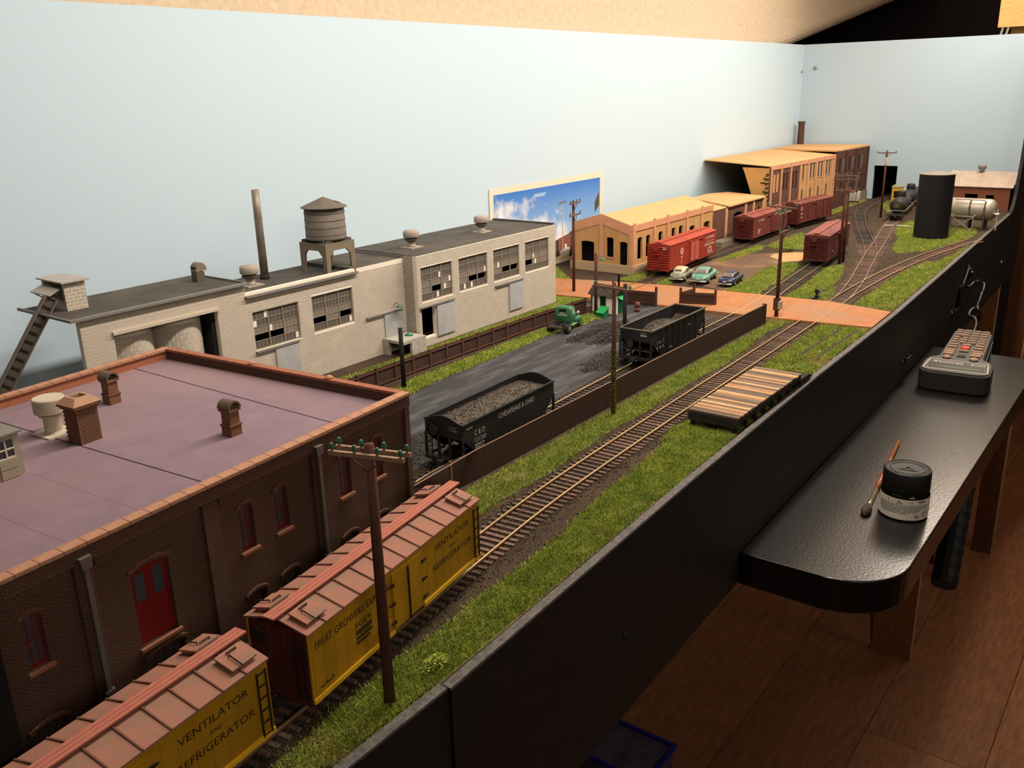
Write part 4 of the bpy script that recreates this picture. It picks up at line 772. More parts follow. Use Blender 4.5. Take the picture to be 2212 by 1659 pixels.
# ---------------------------------------------------------------- tan, brown and brick buildings at the far side
def far_buildings():
    tan = mat('tan_plastic', (186, 144, 92), .7, (176, 134, 84), 60); pink = mat('pink_plastic', (200, 146, 112), .7, (190, 136, 102), 60); brown = mat('brown_plastic', (98, 66, 54), .7, (88, 58, 48), 80); roof = mat('tan_card', (204, 160, 110), .8, (198, 153, 103), 40); base = mat('plinth', (172, 148, 116), .8); dark = mat('interior_black', (14, 13, 13), .8)
    t = thing('tan_warehouse', 'low tan gabled warehouse with arched black openings facing the road', 'building')
    # gable wall in the plane X = 1122 (local x of the wall runs along -Y)
    Mx = Matrix.Translation((1122, 740, 0)) @ Matrix.Rotation(-math.pi/2, 4, 'Z')
    holes = [(740-725, 13, 740-702, 43), (740-681, 22, 740-669, 51), (740-659, 12, 740-646, 46)]
    g = MB().wall(103, 68, 3, holes, 0, 0, 0, 1.6); g.prism([(0, 68), (103, 68), (51, 83)], 0, 3, 'y'); g.xf(Mx).build('gable_wall', tan, t)
    for a, b in ((0, 4), (48, 54), (98, 104)): MB().box(a, -1.6, 12, b, 0, 70 if a != 48 else 80).xf(Mx).build('pilaster', pink, t)
    for (x0, z0), (x1, z1) in (((0, 68), (51, 83)), ((51, 83), (103, 68))):
        MB().prism([(x0, z0-13), (x1, z1-13), (x1, z1+1), (x0, z0+1)], -1.2, -.05, 'y').xf(Mx).build('gable_band', pink, t)
    for h in holes: MB().box(h[0]-1, -1.4, h[1]-1.6, h[2]+1, -.05, h[1]-.1).xf(Mx).build('window_sill', tan, t)
    side = [(1136, 19, 1150, 51), (1161, 19, 1174, 51), (1241, 19, 1253, 51), (1265, 19, 1278, 51), (1302, 19, 1320, 46), (1352, 8, 1375, 46), (1199, 19, 1212, 51)]
    MB().wall(263, 70, 3, side, 1122, 0, 637, 1.6).build('side_wall', tan, t)
    for x in (1122, 1182, 1224, 1288, 1340): MB().box(x, 635.4, 12, x+6, 637, 73).build('pilaster', pink, t)
    MB().box(1128, 635.8, 61, 1385, 637, 70).build('side_band', pink, t); MB().box(1119.5, 634.5, 0, 1385, 636.9, 12).build('plinth', base, t); MB().box(1119, 637, 0, 1121.9, 742, 12).build('plinth', base, t)
    r = MB().add([(1124, 638, 69), (1388, 638, 69), (1388, 689, 83), (1124, 689, 83), (1124, 740, 69), (1388, 740, 69)], [(0,1,2,3),(3,2,5,4)]).build('roof', roof, t); MB().bar((1330, 638, 69.1), (1330, 689, 83.1), .5, .1).build('roof_seam', mat('seam_tan', (150, 110, 66), .8), r)
    MB().box(1125, 737, 0, 1385, 740, 69).build('rear_wall', tan, t); MB().box(1382, 640, 0, 1385, 737, 69).build('end_wall', tan, t); MB().box(1140, 660, 0, 1142, 736, 66).box(1142, 660, 0, 1380, 662, 66).build('shade_backing', dark, t)  # black inner sheets stand in for shade behind the openings
    # brown shed with a wide flat tan roof
    t = thing('brown_shed', 'brown loading shed with a wide overhanging tan roof behind the red boxcars', 'building')
    MB().wall(230, 58, 3, [(1476, 10, 1512, 46), (1560, 10, 1590, 46)], 1388, 0, 640, 2.5).build('front_wall', brown, t)
    for x in (1440, 1520, 1556): MB().box(x, 638, 0, x+7, 640, 57).build('pilaster', pink, t)
    MB().box(1600, 638.6, 10, 1617, 640, 58).build('tan_panel', tan, t); MB().box(1388, 690, 0, 1618, 692, 57).build('rear_wall', dark, t); MB().box(1388, 620, 0, 1620, 638, 9).build('loading_platform', mat('platform_grey', (122, 112, 98), .9), t)
    MB().prism([(1446, 636), (1606, 636), (1640, 725), (1600, 747), (1523, 744)], 59, 61.5).build('roof', roof, t); MB().prism([(1390, 640), (1446, 640), (1523, 740), (1390, 740)], 57, 59).build('lean_to_roof', roof, t)
    # tall building: brown bays, tan middle, brick far end
    t = thing('tall_factory', 'tall tan factory with brown bays and an open near end beneath its card roof', 'building', (1634, 640, 0), -2.9)
    def wl(x): return x
    up = [(x, 74, x+7, 104) for x in (145, 182, 197, 222, 237, 264, 279)]; lw = [(x, 30, x+7, 56) for x in (145, 170, 186, 210, 226, 252, 268)]
    ub = [(x, 62, x+8, 95) for x in (12, 26, 55, 69, 98, 112)]
    MB().wall(134, 108, 3, ub[2:], 0, 0, 0, 1.2).build('brown_wall', brown, t); MB().wall(176, 108, 3, up+lw, 134, 0, 0, 1.2).build('tan_wall', tan, t)
    for q in ub[:2]: MB().box(q[0], -.6, q[1], q[2], -.02, q[3]).build('blind_window', tan, t)
    for x in (0, 43, 86, 130, 168, 208, 250, 292, 306): MB().box(x, -2, 0 if x > 100 else 0, x+5, -.02, 112).build('pilaster', pink, t)
    MB().box(5, -1.4, 104, 311, -.02, 112).build('cornice', pink, t); MB().box(0, 0, 108, 311, 3, 112).build('parapet', pink, t); MB().box(132, -1.5, 0, 311, -.02, 12).build('plinth', base, t)
    for q in up+lw: MB().box(q[0]-.6, -1.2, q[1]-1.4, q[2]+.6, -.02, q[1]-.1).build('window_sill', pink, t)
    for q in up+lw: MB().box(q[0], .25, q[1], q[2], .6, q[3]-1.2).build('pane', mat('pane_slate', (58, 64, 70), .5), t)
    MB().box(8, 40, 0, 505, 42, 100).build('shade_backing', dark, t)  # added black sheet paints the shade behind these windows
    # torn card side wall: slanting edge, ragged tabs
    side = MB().prism([(3, 0), (3, 108), (58, 108), (54, 100), (14, 0)], 2, 4, 'x').build('side_card', mat('card_side', (196, 150, 88), .8), t)
    for k in range(7): z = 96-k*8; MB().bar((1.6, 4, z), (1.6, 10+5*(k % 3), z+1.2), 1.0, 2.2).bar((1.6, 6, z-2), (1.6, 12, z-2.6), 1.0, 1.2).build('dark_tab', mat('tab_dark', (36, 32, 26), .8), side)
    bk = brickmat('far_brick', (82, 54, 44), (70, 46, 38), (96, 66, 54), 4, 1.6, .1, .4); bw = [(x, 74, x+9, 102) for x in (330, 350, 385, 405, 440, 460)]+[(x, 30, x+9, 60) for x in (345, 385, 405, 440, 460)]
    MB().wall(190, 117, 3, bw, 311, 0, -2, 1.2).build('brick_wall', bk, t)
    for x in (311, 366, 422, 494): MB().box(x, -4.2, 0, x+7, -2.02, 117 if x > 311 else 118).build('brick_pier', bk, t)
    for q in bw[1::2]: MB().box(q[0], -1.7, q[1], q[2], -1.3, q[3]-1.2).build('pane', mat('pane_pale', (92, 100, 110), .5), t)
    MB().box(370, -6, 0, 505, -4.3, 22).build('stone_base', mat('stone_base', (122, 112, 96), .9), t)
    MB().box(500, -2, 0, 504, 150, 117).build('end_wall', bk, t)
    rf = MB().add([(-2, -1, 110.5), (311, -1, 110.5), (330, 153, 118), (6, 140, 118), (-2, -1, 112.2), (311, -1, 112.2), (330, 153, 119.7), (6, 140, 119.7)], [(0,3,2,1),(4,5,6,7),(0,1,5,4),(1,2,6,5),(2,3,7,6),(3,0,4,7)]).build('roof', roof, t)
    MB().prism([(308, -1.8), (504, -1.8), (504, 158), (330, 152)], 117.1, 120.4).build('upper_roof', roof, t); MB().bar((60, 6, 112.7), (70, 140, 119.9), .6, .1).build('roof_seam', mat('seam_tan', (150, 110, 66), .8), rf)
    s = thing('brick_chimney_stack', 'tall brown brick chimney stack in the backdrop corner', 'chimney', (2122, 765, 0)); MB().lathe([(9, 0), (8, 100), (7, 166)], 20).build('shaft', brickmat('stack_brick', (84, 56, 44), (72, 48, 38), (96, 66, 52), 3, 1.2, .1, .3), s, smooth=True); MB().lathe([(7, 165), (8.4, 167), (8.4, 171), (6, 171)], 20).build('crown', mat('stack_crown', (84, 66, 52), .9), s)
    # brick engine house at the right end
    h = thing('brick_house', 'red-brown brick shed with a pale ribbed roof behind the silver tank car', 'building', (2050, 424, 0), -90); hb = brickmat('house_brick', (128, 78, 56), (116, 70, 50), (140, 92, 70), 3, 1.2, .1, .3)
    hol = [(36, 18, 60, 31), (75, 21, 90, 30)]
    MB().wall(118, 46, 3, hol, 0, 0, 0).build('front_wall', hb, h); MB().box(115, 3, 0, 118, 90, 46).box(0, 3, 0, 3, 90, 46).build('side_wall', hb, h); MB().box(4, 20, 0, 114, 21, 44).build('shade_backing', dark, h)  # black inner sheet added as the shed's interior shade
    rm = mat('shed_roof', (182, 164, 148), .6, (168, 150, 134), 60); MB().add([(-5, -4, 45), (123, -4, 45), (121, 45, 72), (-3, 45, 72), (-5, -4, 46.4), (123, -4, 46.4), (121, 45, 73.4), (-3, 45, 73.4)], [(0,3,2,1),(4,5,6,7),(0,1,5,4),(1,2,6,5),(2,3,7,6),(3,0,4,7)]).build('roof', rm, h)
    for k in range(9): MB().bar((2+k*14, -3, 47.0), (2+k*14, 45, 73.6), .8, .5).build('roof_rib', rm, h)
    v = thing('roof_cowl', 'grey roof cowl on the pale ribbed roof of the brick shed', 'roof vent', (2093, 370, 70)); MB().lathe([(4.5, 0), (4, 5), (7.5, 8), (8, 14), (7.6, 15), (.2, 15.4)], 18).build('cowl', mat('cowl_grey', (140, 132, 122), .6), v, smooth=True); MB().lathe([(7.7, 9.5), (8.2, 9.8), (8.1, 10.4)], 18, cap=False).build('cowl_band', mat('cowl_dark', (96, 90, 84), .6), v)
    y = thing('yellow_tower', 'small yellow crossing shanty with a green-grey roof near the tunnel', 'shed', (2080, 528, 0), -6); ym = mat('shanty_yellow', (214, 162, 58), .7); MB().box(-9, -9, 3, 9, 9, 36).build('walls', ym, y); MB().lathe([(14, 35.5), (14, 37), (9, 41), (.2, 42)], 4).xf(Matrix.Rotation(math.pi/4, 4, 'Z')).build('roof', mat('shanty_roof', (142, 146, 120), .7), y); MB().box(-10, -10, 0, 10, 10, 3).build('footing', base, y); MB().box(-9.4, -4, 14, -9.05, 4, 28).build('pane', dark, y)
far_buildings()

def photo_print():
    t = thing('photo_print', 'white-bordered landscape photo print standing against the backdrop behind the factory', 'photo print', (977, 780.6, 0)); wh = mat('print_border', (220, 206, 186), .6)
    MB().box(0, 0, 0, 297, .5, 129).build('paper', wh, t)
    m, nt, b = _nt('printed_sky'); b.inputs['Roughness'].default_value = .5; tc = nt.nodes.new('ShaderNodeTexCoord'); sp = nt.nodes.new('ShaderNodeSeparateXYZ'); nt.links.new(tc.outputs['Object'], sp.inputs[0])
    mr = nt.nodes.new('ShaderNodeMapRange'); mr.inputs[1].default_value = .03; mr.inputs[2].default_value = .118; nt.links.new(sp.outputs[2], mr.inputs[0])
    sky = _mixc(nt, srgb((150, 190, 226)), srgb((54, 116, 196)), mr.outputs[0])
    n = _noise(nt, tc.outputs['Object'], 26, 6, .6, .3, .7); hx = nt.nodes.new('ShaderNodeMath'); hx.operation = 'MULTIPLY_ADD'; nt.links.new(sp.outputs[0], hx.inputs[0]); hx.inputs[1].default_value = -3.2; hx.inputs[2].default_value = .62
    hz = nt.nodes.new('ShaderNodeMath'); hz.operation = 'MULTIPLY_ADD'; nt.links.new(sp.outputs[2], hz.inputs[0]); hz.inputs[1].default_value = -13.0; hz.inputs[2].default_value = 1.12
    s1 = nt.nodes.new('ShaderNodeMath'); nt.links.new(hz.outputs[0], s1.inputs[0]); nt.links.new(n, s1.inputs[1]); s2 = nt.nodes.new('ShaderNodeMath'); nt.links.new(s1.outputs[0], s2.inputs[0]); nt.links.new(hx.outputs[0], s2.inputs[1])
    cr = nt.nodes.new('ShaderNodeMapRange'); cr.inputs[1].default_value = .75; cr.inputs[2].default_value = 1.35; nt.links.new(s2.outputs[0], cr.inputs[0])
    nt.links.new(_mixc(nt, sky, srgb((236, 232, 226)), cr.outputs[0]), b.inputs['Base Color'])
    MB().box(9, -.15, 6, 288, -.02, 120).build('printed_sky', m, t)
    def flat(poly, col, name, d=.25): MB().prism(poly, -d, -d+.06, 'y').build(name, mat('print_'+name, col, .5), t)
    flat([(150, 34), (175, 39), (196, 42), (205, 46), (225, 55), (288, 56), (288, 6), (150, 6)], (42, 54, 40), 'printed_trees', .22); flat([(167, 38), (201, 42), (201, 8), (167, 8)], (138, 84, 72), 'printed_brick_house', .26); flat([(172, 6), (200, 6), (199, 20), (190, 22), (190, 27), (184, 27), (184, 21), (172, 18)], (224, 218, 204), 'printed_white_house', .3); flat([(9, 6), (288, 6), (288, 10), (9, 11)], (214, 190, 150), 'printed_path', .33)
    flat([(150, 6), (164, 6), (164, 36), (150, 36)], (60, 52, 46), 'printed_shadow_wall', .28); flat([(196, 6), (226, 6), (228, 40), (214, 50), (204, 30)], (34, 50, 34), 'printed_bush', .34)
    for x, z0, z1, w in ((160, 8, 100, 1.0), (178, 8, 94, 2.0)): flat([(x, z0), (x+w, z0), (x+w*.8, z1), (x+w*.2, z1)], (176, 168, 158) if w > 1 else (150, 150, 160), 'printed_pole' if w > 1 else 'printed_mast', .37)
    flat([(168, 90), (190, 92), (190, 94), (168, 92)], (110, 96, 84), 'printed_crossarm', .4); flat([(272, 66), (285, 76), (285, 98), (272, 82)], (84, 72, 44), 'printed_sign', .3)
    flat([(102, 107), (132, 107), (136, 112), (106, 112)], (150, 180, 216), 'printed_cloud_wisp', .2)
photo_print()
# ---------------------------------------------------------------- rolling stock (local: x along the car, near side looks to -y, z from ground, rail top 3.3)
RT = 3.3
def truck(parent, x, m=None, wm=None):
    m = m or mat('truck_black', (30, 27, 25), .8, (44, 36, 30), 300); wm = wm or mat('wheel_rust', (84, 62, 46), .6, metal=.3); t = part('truck', parent, (x, 0, RT))
    w = MB().lathe([(2.2, -.6), (4.9, -.6), (5.3, .1), (5.3, .5), (4.8, 1.3), (2.0, .9)], 16, (0, 0, 0), 'y').mesh('wheel'); w.materials.append(wm)
    for dx in (-9.5, 9.5):
        put(w, 'wheel', None, t, (dx, -8.7, 4.9)); o = put(w, 'wheel', None, t, (dx, 8.7, 4.9)); o.rotation_euler = (0, 0, math.pi); MB().tube([(dx, -8.5, 4.9), (dx, 8.5, 4.9)], .8, 8).build('axle', m, t)
    for s in (-1, 1): MB().prism([(-13, 4), (-13, 6.2), (-7, 6.4), (-3.5, 9), (3.5, 9), (7, 6.4), (13, 6.2), (13, 4), (8, 3.4), (4, 2), (-4, 2), (-8, 3.4)], s*11-.7, s*11+.7, 'y').build('side_frame', m, t)
    MB().box(-3, -10.3, 4.5, 3, 10.3, 7.5).build('bolster', m, t)
    return t
def coupler(parent, x, s, m): MB().box(min(x, x+s*7), -1.3, 10.2, max(x, x+s*7), 1.3, 12.6).box(x+s*6-1.4, -2.2, 9.8, x+s*6+1.4, 2.2, 13.2).build('coupler', m, parent)
def ladder(parent, x, y, z0, z1, m, w=5.0, n=7, axis='x', name='ladder'):
    b = MB()
    for k in (-w/2, w/2):
        if axis == 'x': b.box(x+k-.3, y-.3, z0, x+k+.3, y+.3, z1)
        else: b.box(x-.3, y+k-.3, z0, x+.3, y+k+.3, z1)
    for i in range(n):
        z = z0+1+(z1-z0-2)*i/(n-1)
        if axis == 'x': b.box(x-w/2, y-.25, z-.25, x+w/2, y+.25, z+.25)
        else: b.box(x-.25, y-w/2, z-.25, x+.25, y+w/2, z+.25)
    b.build(name, m, parent)
def reefer(lab, x, y, rz):
    yel = mat('reefer_yellow', (186, 138, 16), .65, (168, 122, 13), 50, col3=(148, 108, 20), scale3=16); red = mat('reefer_end', (92, 40, 32), .8, (76, 34, 28), 120); rp = mat('reefer_roof', (160, 110, 92), .8, (146, 102, 86), 60, .1, 400, col3=(134, 112, 94), scale3=60); rb = mat('running_board', (182, 112, 94), .75, (160, 94, 78), 200, stretch=(1, 14, 14))
    ink = mat('reefer_ink', (44, 36, 18), .8); irn = mat('iron_dark', (44, 36, 28), .7); hin = mat('hinge_black', (36, 30, 24), .6); L, Wd = 142, 33; h0, h1 = 13, 46
    t = thing('refrigerator_car', lab, 'freight car', (x, y, 0), rz, group='yellow wooden refrigerator cars')
    MB().box(-L/2+.4, -Wd/2+.4, h0, L/2-.4, Wd/2-.4, h1-.2).build('body_core', red, t)
    for s in (-1, 1):
        sd = MB().box(-L/2, s*Wd/2-.4, h0+.4, L/2, s*Wd/2+.4, h1-.6).build('side_panel', yel, t)
        MB().box(-L/2, s*(Wd/2+.7)-.5, h0-1, -12, s*(Wd/2+.7)+.5, h0+1.2).build('side_sill', mat('sill_yellow', (226, 178, 30), .6), sd); MB().box(14, s*(Wd/2+.7)-.5, h0-1, L/2, s*(Wd/2+.7)+.5, h0+1.2).build('side_sill', mat('sill_yellow', (226, 178, 30)), sd)
        if s == -1:
            q = -Wd/2-.42
            for k in range(38): MB().box(-L/2+2+k*3.65, q-.02, h0+2, -L/2+2.12+k*3.65, q+.1, h1-1).build('board_joint', mat('groove', (140, 100, 16), .8), sd) if k % 2 == 0 else None
            for dx in (-12, 1): MB().box(dx, q-.9, h0+.8, dx+12.4, q-.05, h1-2.5).build('door', yel, t)
            MB().box(.2, q-1.5, h0, 1.2, q-.9, h1-4).build('door_bar', hin, t)
            for dx, sg in ((-12, -1), (13.4, 1)):
                for z in (18, 28, 38): MB().prism([(dx-sg*1, z-1), (dx+sg*3.4, z-.3), (dx+sg*3.4, z+.3), (dx-sg*1, z+1)] if sg > 0 else [(dx+3.4*sg, z-.3), (dx-sg*1, z-1), (dx-sg*1, z+1), (dx+3.4*sg, z+.3)], q-1.3, q-.92, 'y').build('hinge', hin, t)
            for s_, w, h, xx, z in (('FRUIT GROWERS EXPRESS', 52, 3.6, -67, 36.5), ('FGEX', 12, 3, -40, 30.5), ('#', 12, 2.6, -40, 27), ('#', 12, 1.6, -40, 24.6), ('#', 10, 1.5, -40, 22.4), ('VENTILATOR', 34, 3.4, 26, 36.5), ('AND', 6, 1.8, 40, 32), ('REFRIGERATOR', 38, 3.4, 24, 26)): text(s_, 'lettering', ink, sd, (xx, q-.12, z), FRONT, w, h)
            MB().box(-24, q-.8, 17.5, -14, q-.05, 22).build('tack_board', yel, t); ladder(t, L/2-4, q-.6, h0, h1-3, irn, 4.6, 6)
            for gx in (-64, -60): MB().tube([(gx-2, q-.1, 18), (gx-2, q-1.2, 18), (gx+2, q-1.2, 18.6), (gx+2, q-.1, 18.6)], .25, 5).build('grab_iron', irn, t)
    for s in (-1, 1):
        ex = s*L/2
        for k in range(7): MB().box(min(ex, ex+s*.3), -Wd/2+2.2+k*4.2, h0+1, max(ex, ex+s*.3), -Wd/2+5.9+k*4.2, h1-1).build('end_board', red, t)
        MB().box(min(ex, ex+s*1), -Wd/2, h0-2, max(ex, ex+s*1), Wd/2, h0+1).build('end_sill', red, t); ladder(t, ex+s*.9, -Wd/2+4, h0, h1-2, irn, 4.6, 7, 'y'); MB().lathe([(3.6, 0), (3.6, s*.7)], 14, (ex+s*1.2, 9, 40), 'x').build('brake_wheel', irn, t); coupler(t, ex, s, irn)
    # roof: one panel between each pair of seams, both slopes
    ov = 1.2; n = 12; pw = (L+1.6)/n; pk = h1+4.2
    pan = MB().add([(.2, -Wd/2-ov, h1-.4), (pw-.2, -Wd/2-ov, h1-.4), (pw-.2, 0, pk-.4), (.2, 0, pk-.4), (.2, -Wd/2-ov, h1+.5), (pw-.2, -Wd/2-ov, h1+.5), (pw-.2, 0, pk+.5), (.2, 0, pk+.5)], [(0,3,2,1),(4,5,6,7),(0,1,5,4),(1,2,6,5),(2,3,7,6),(3,0,4,7)]).mesh('roof_panel'); pan.materials.append(rp)
    sm = MB().bar((0, -Wd/2-ov, h1+.75), (0, -1, pk+.75), .7, .6).mesh('roof_seam'); sm.materials.append(mat('seam_brown', (112, 74, 60), .8))
    for s in (0, 1):
        for k in range(n):
            o = put(pan, 'roof_panel', None, t, ((-L/2-.8+k*pw) if s == 0 else (L/2+.8-k*pw), 0, 0)); o.rotation_euler = (0, 0, math.pi*s)
            if k: o = put(sm, 'roof_seam', None, t, ((-L/2-.8+k*pw) if s == 0 else (L/2+.8-k*pw), 0, 0)); o.rotation_euler = (0, 0, math.pi*s)
    for k in (-2.2, 0, 2.2): MB().box(-L/2-4, k-1, pk+1.3, L/2+4, k+1, pk+2.1).build('running_board', rb, t)
    MB().box(-L/2, -2, pk, L/2, 2, pk+1.3).build('board_saddle', mat('saddle_brown', (110, 62, 50), .8), t)
    for sx in (-1, 1):
        for sy in (-1, 1):
            cx, cy = sx*(L/2-9), sy*9.5; zc = h1+.5+4.2*(1-9.5/(Wd/2+ov)); g = part('ice_hatch', t, (cx, cy, zc)); g.rotation_euler = (-sy*math.atan(4.2/(Wd/2)), 0, 0)
            MB().box(-5.5, -4.6, .2, 5.5, 4.6, 1.6).build('hatch_plug', rp, g); MB().box(-6.3, -5.2, 1.6, 6.3, 5.0, 2.4).build('hatch_cover', rp, g)
            MB().tube([(-2, sy*-1.5, 2.4), (-2, sy*-1.5, 3.4), (-2, sy*6, 3.2)], .35, 5).build('hatch_bar', irn, g); MB().tube([(3, sy*-3, 2.4), (3, sy*-3, 3.2), (-2, sy*-3, 3.2)], .35, 5).build('hatch_bar', irn, g)
    truck(t, -48); truck(t, 48); MB().box(-L/2+6, -3, 10.5, L/2-6, 3, 13).build('centre_sill', irn, t)
    MB().box(-30, -Wd/2+2, 11, 30, -Wd/2+3, 12).build('truss_rod', irn, t)
    return t
reefer('yellow refrigerator car beside the nearest telegraph pole', 268, 292.6, 9.2)
reefer('nearest yellow refrigerator car, cut off by the end board', 108, 273.5, 7.2)

def boxcar(lab, x, y, rz, L, Wd, h1, col, style, letters, roofcol=None):
    r, g, b = col; m = mat('boxcar_%d_%d_%d' % col, col, .6, (int(r*.85), int(g*.85), int(b*.85)), 70, col3=(int(r*.8), int(g*.9), int(b*.9)), scale3=20); rm = m if not roofcol else mat('boxroof_%d_%d_%d' % roofcol, roofcol, .65, tuple(int(v*.85) for v in roofcol), 60)
    irn = mat('iron_dark', (44, 36, 28), .7); wh = mat('car_white', (216, 198, 184), .7); pale = mat('car_pale', (200, 160, 146), .75); h0 = 12.5
    t = thing('boxcar', lab, 'freight car', (x, y, 0), rz, group='red-brown boxcars'); MB().box(-L/2, -Wd/2, h0, L/2, Wd/2, h1).build('body', m, t)
    pk = h1+3.2; R = MB(); R.prism([(-Wd/2-.6, h1), (Wd/2+.6, h1), (Wd/2+.6, h1+.5), (4, pk), (-4, pk), (-Wd/2-.6, h1+.5)], -L/2-.6, L/2+.6, 'x').build('roof', rm, t)
    MB().box(-L/2-2, -3.2, pk+.5, L/2+2, 3.2, pk+1.2).build('running_board', rm, t)
    n = 12 if style != 'smooth' else 0
    for k in range(1, n): q = -L/2+L*k/n; MB().bar((q, -Wd/2-.6, h1+.7), (q, -3.6, pk+.3), .8, .5).build('roof_rib', rm, t)
    for s in (-1, 1):
        ex = s*L/2
        if s == -1:
            nr = {'dreadnaught': 11, 'smooth': 9, 'ribs': 16}[style]; hh = (h1-h0-3)/nr
            for k in range(nr): MB().prism([(h0+1.5+k*hh, ex), (h0+1.5+(k+.45)*hh, ex-1.7), (h0+1.5+(k+.9)*hh, ex)], -Wd/2+.8, Wd/2-.8, 'y').xf(Matrix(((0,0,1,0),(0,1,0,0),(1,0,0,0),(0,0,0,1)))).build('end_rib', m, t)
            ladder(t, ex-1.6, Wd/2-4.5, h0, h1-1, m, 5, 8, 'y'); MB().lathe([(3.8, 0), (3.8, -.8)], 14, (ex-2.4, 3, h1-5), 'x').build('brake_wheel', m, t); MB().box(ex-4, -2, h0+20, ex-1, 7, h0+20.8).build('brake_step', m, t)
        MB().box(min(ex, ex+s*1.2), -Wd/2, h0-2.5, max(ex, ex+s*1.2), Wd/2, h0).build('end_sill', m, t); coupler(t, ex, s, irn)
    q = -Wd/2; MB().box(-L/2, q-.5, h0-1, L/2, q-.05, h0+.8).build('side_sill', m, t)
    if style == 'smooth':
        for dx in (-14.5, .5):
            d = MB().box(dx, q-1.2, h0+.8, dx+14, q-.06, h1-4).build('door', m, t)
            for k in range(17): MB().box(dx+.6, q-1.75, h0+2+k*1.62, dx+13.4, q-1.21, h0+2.55+k*1.62).build('door_corrugation', mat('rib_highlight', (206, 112, 96), .5), d)  # paler colour paints the light caught by the corrugations
        MB().box(-16, q-1.6, h1-4, 32, q-.06, h1-3).build('door_track', m, t)
    else:
        d = MB().box(-2, q-1.2, h0+.8, 17, q-.06, h1-4).build('door', m, t); MB().box(-18, q-1.6, h1-4, 20, q-.06, h1-3).build('door_track', m, t)
        for k in range(5): MB().box(-1.4, q-1.7, h0+4+k*5, 16.4, q-1.21, h0+4.7+k*5).build('door_rib', m, d)
        if style == 'dreadnaught':
            for k in range(9):
                xx = -L/2+6+k*(L-12)/8
                if not -4 < xx < 19: MB().bar((xx, q-.6, h0+1), (xx+(4 if k % 2 else -4), q-.6, h1-2), 1.2, 1.0, (0, 1, 0)).build('side_brace', m, t)
    for s_, w, h, xx, z in letters: text(s_, 'lettering', wh if style == 'smooth' else pale, t, (xx, q-.3 if xx < -16 or xx > 18 else q-1.3, z), FRONT, w, h)
    truck(t, -L/2+24); truck(t, L/2-24); MB().box(-L/2+4, -3, 10.5, L/2-4, 3, 12.6).build('centre_sill', irn, t)
    return t
c = boxcar('bright red boxcar with corrugated double doors behind the parked cars', 1200, 597, 1.8, 160, 35, 46, (152, 48, 31), 'smooth', [('AUTOMOBILE', 30, 3.4, 42, 38), ('#', 30, .8, 42, 33.5), ('PENNSYLVANIA', 36, 4, 37, 27.5), ('#', 14, 3, 49, 22.5), ('#', 16, 1.4, 49, 20), ('#', 16, 1.2, 49, 17.6), ('#', 22, 1.0, 49, 15.4), ('#', 5, 2, -44, 24), ('#', 5, 1.2, -44, 21), ('#', 5, 1.2, -44, 18.5), ('#', 5, 1.2, -44, 16)], (172, 66, 46))
MB().lathe([(4.8, -.1), (4.8, .05)], 28, (-41, -17.7, 33), 'y').build('round_emblem', mat('car_white', (216, 198, 184)), c); MB().prism([(-42.4, 29.6), (-39.6, 29.6), (-39.2, 33), (-38.4, 35.4), (-39.6, 36.6), (-42.4, 36.6), (-43.6, 35.4), (-42.8, 33)], -18.0, -17.85, 'y').build('keystone', mat('keystone_red', (150, 44, 36), .6), c)
text('PRR', 'lettering', mat('car_white', (216, 198, 184)), c, (-42, -18.05, 32), FRONT, 2.2, 2.2); text('#', 'lettering', mat('car_white', (216, 198, 184)), c, (-81.8, -7.5, 42.6), ENDM, 4.5, 1.4); text('#', 'lettering', mat('car_white', (216, 198, 184)), c, (-81.8, -7.5, 40.6), ENDM, 5.5, 1.4)
boxcar('brownish red boxcar with pale ribbed roof in the middle of the siding', 1508, 602, 0, 152, 35, 46, (112, 50, 45), 'ribs', [('#', 26, 2.6, -58, 37), ('#', 12, 2.4, -58, 22), ('#', 9, 2, -58, 19), ('#', 8, 1.6, -58, 16.5)], (150, 80, 72))
boxcar('weathered boxcar with slanted side braces furthest along the siding', 1700, 590, -5.5, 142, 34, 46, (104, 48, 41), 'dreadnaught', [('B', 6, 7, -64, 34), ('#', 8, 2.6, -64, 27), ('#', 7, 2, -64, 21)], (128, 72, 62))
boxcar('dark red ribbed-end boxcar standing alone beside the sand patch', 1368, 441, 6.5, 146, 35, 46, (98, 44, 41), 'ribs', [('#', 12, 2, -50, 20)], (140, 82, 74))

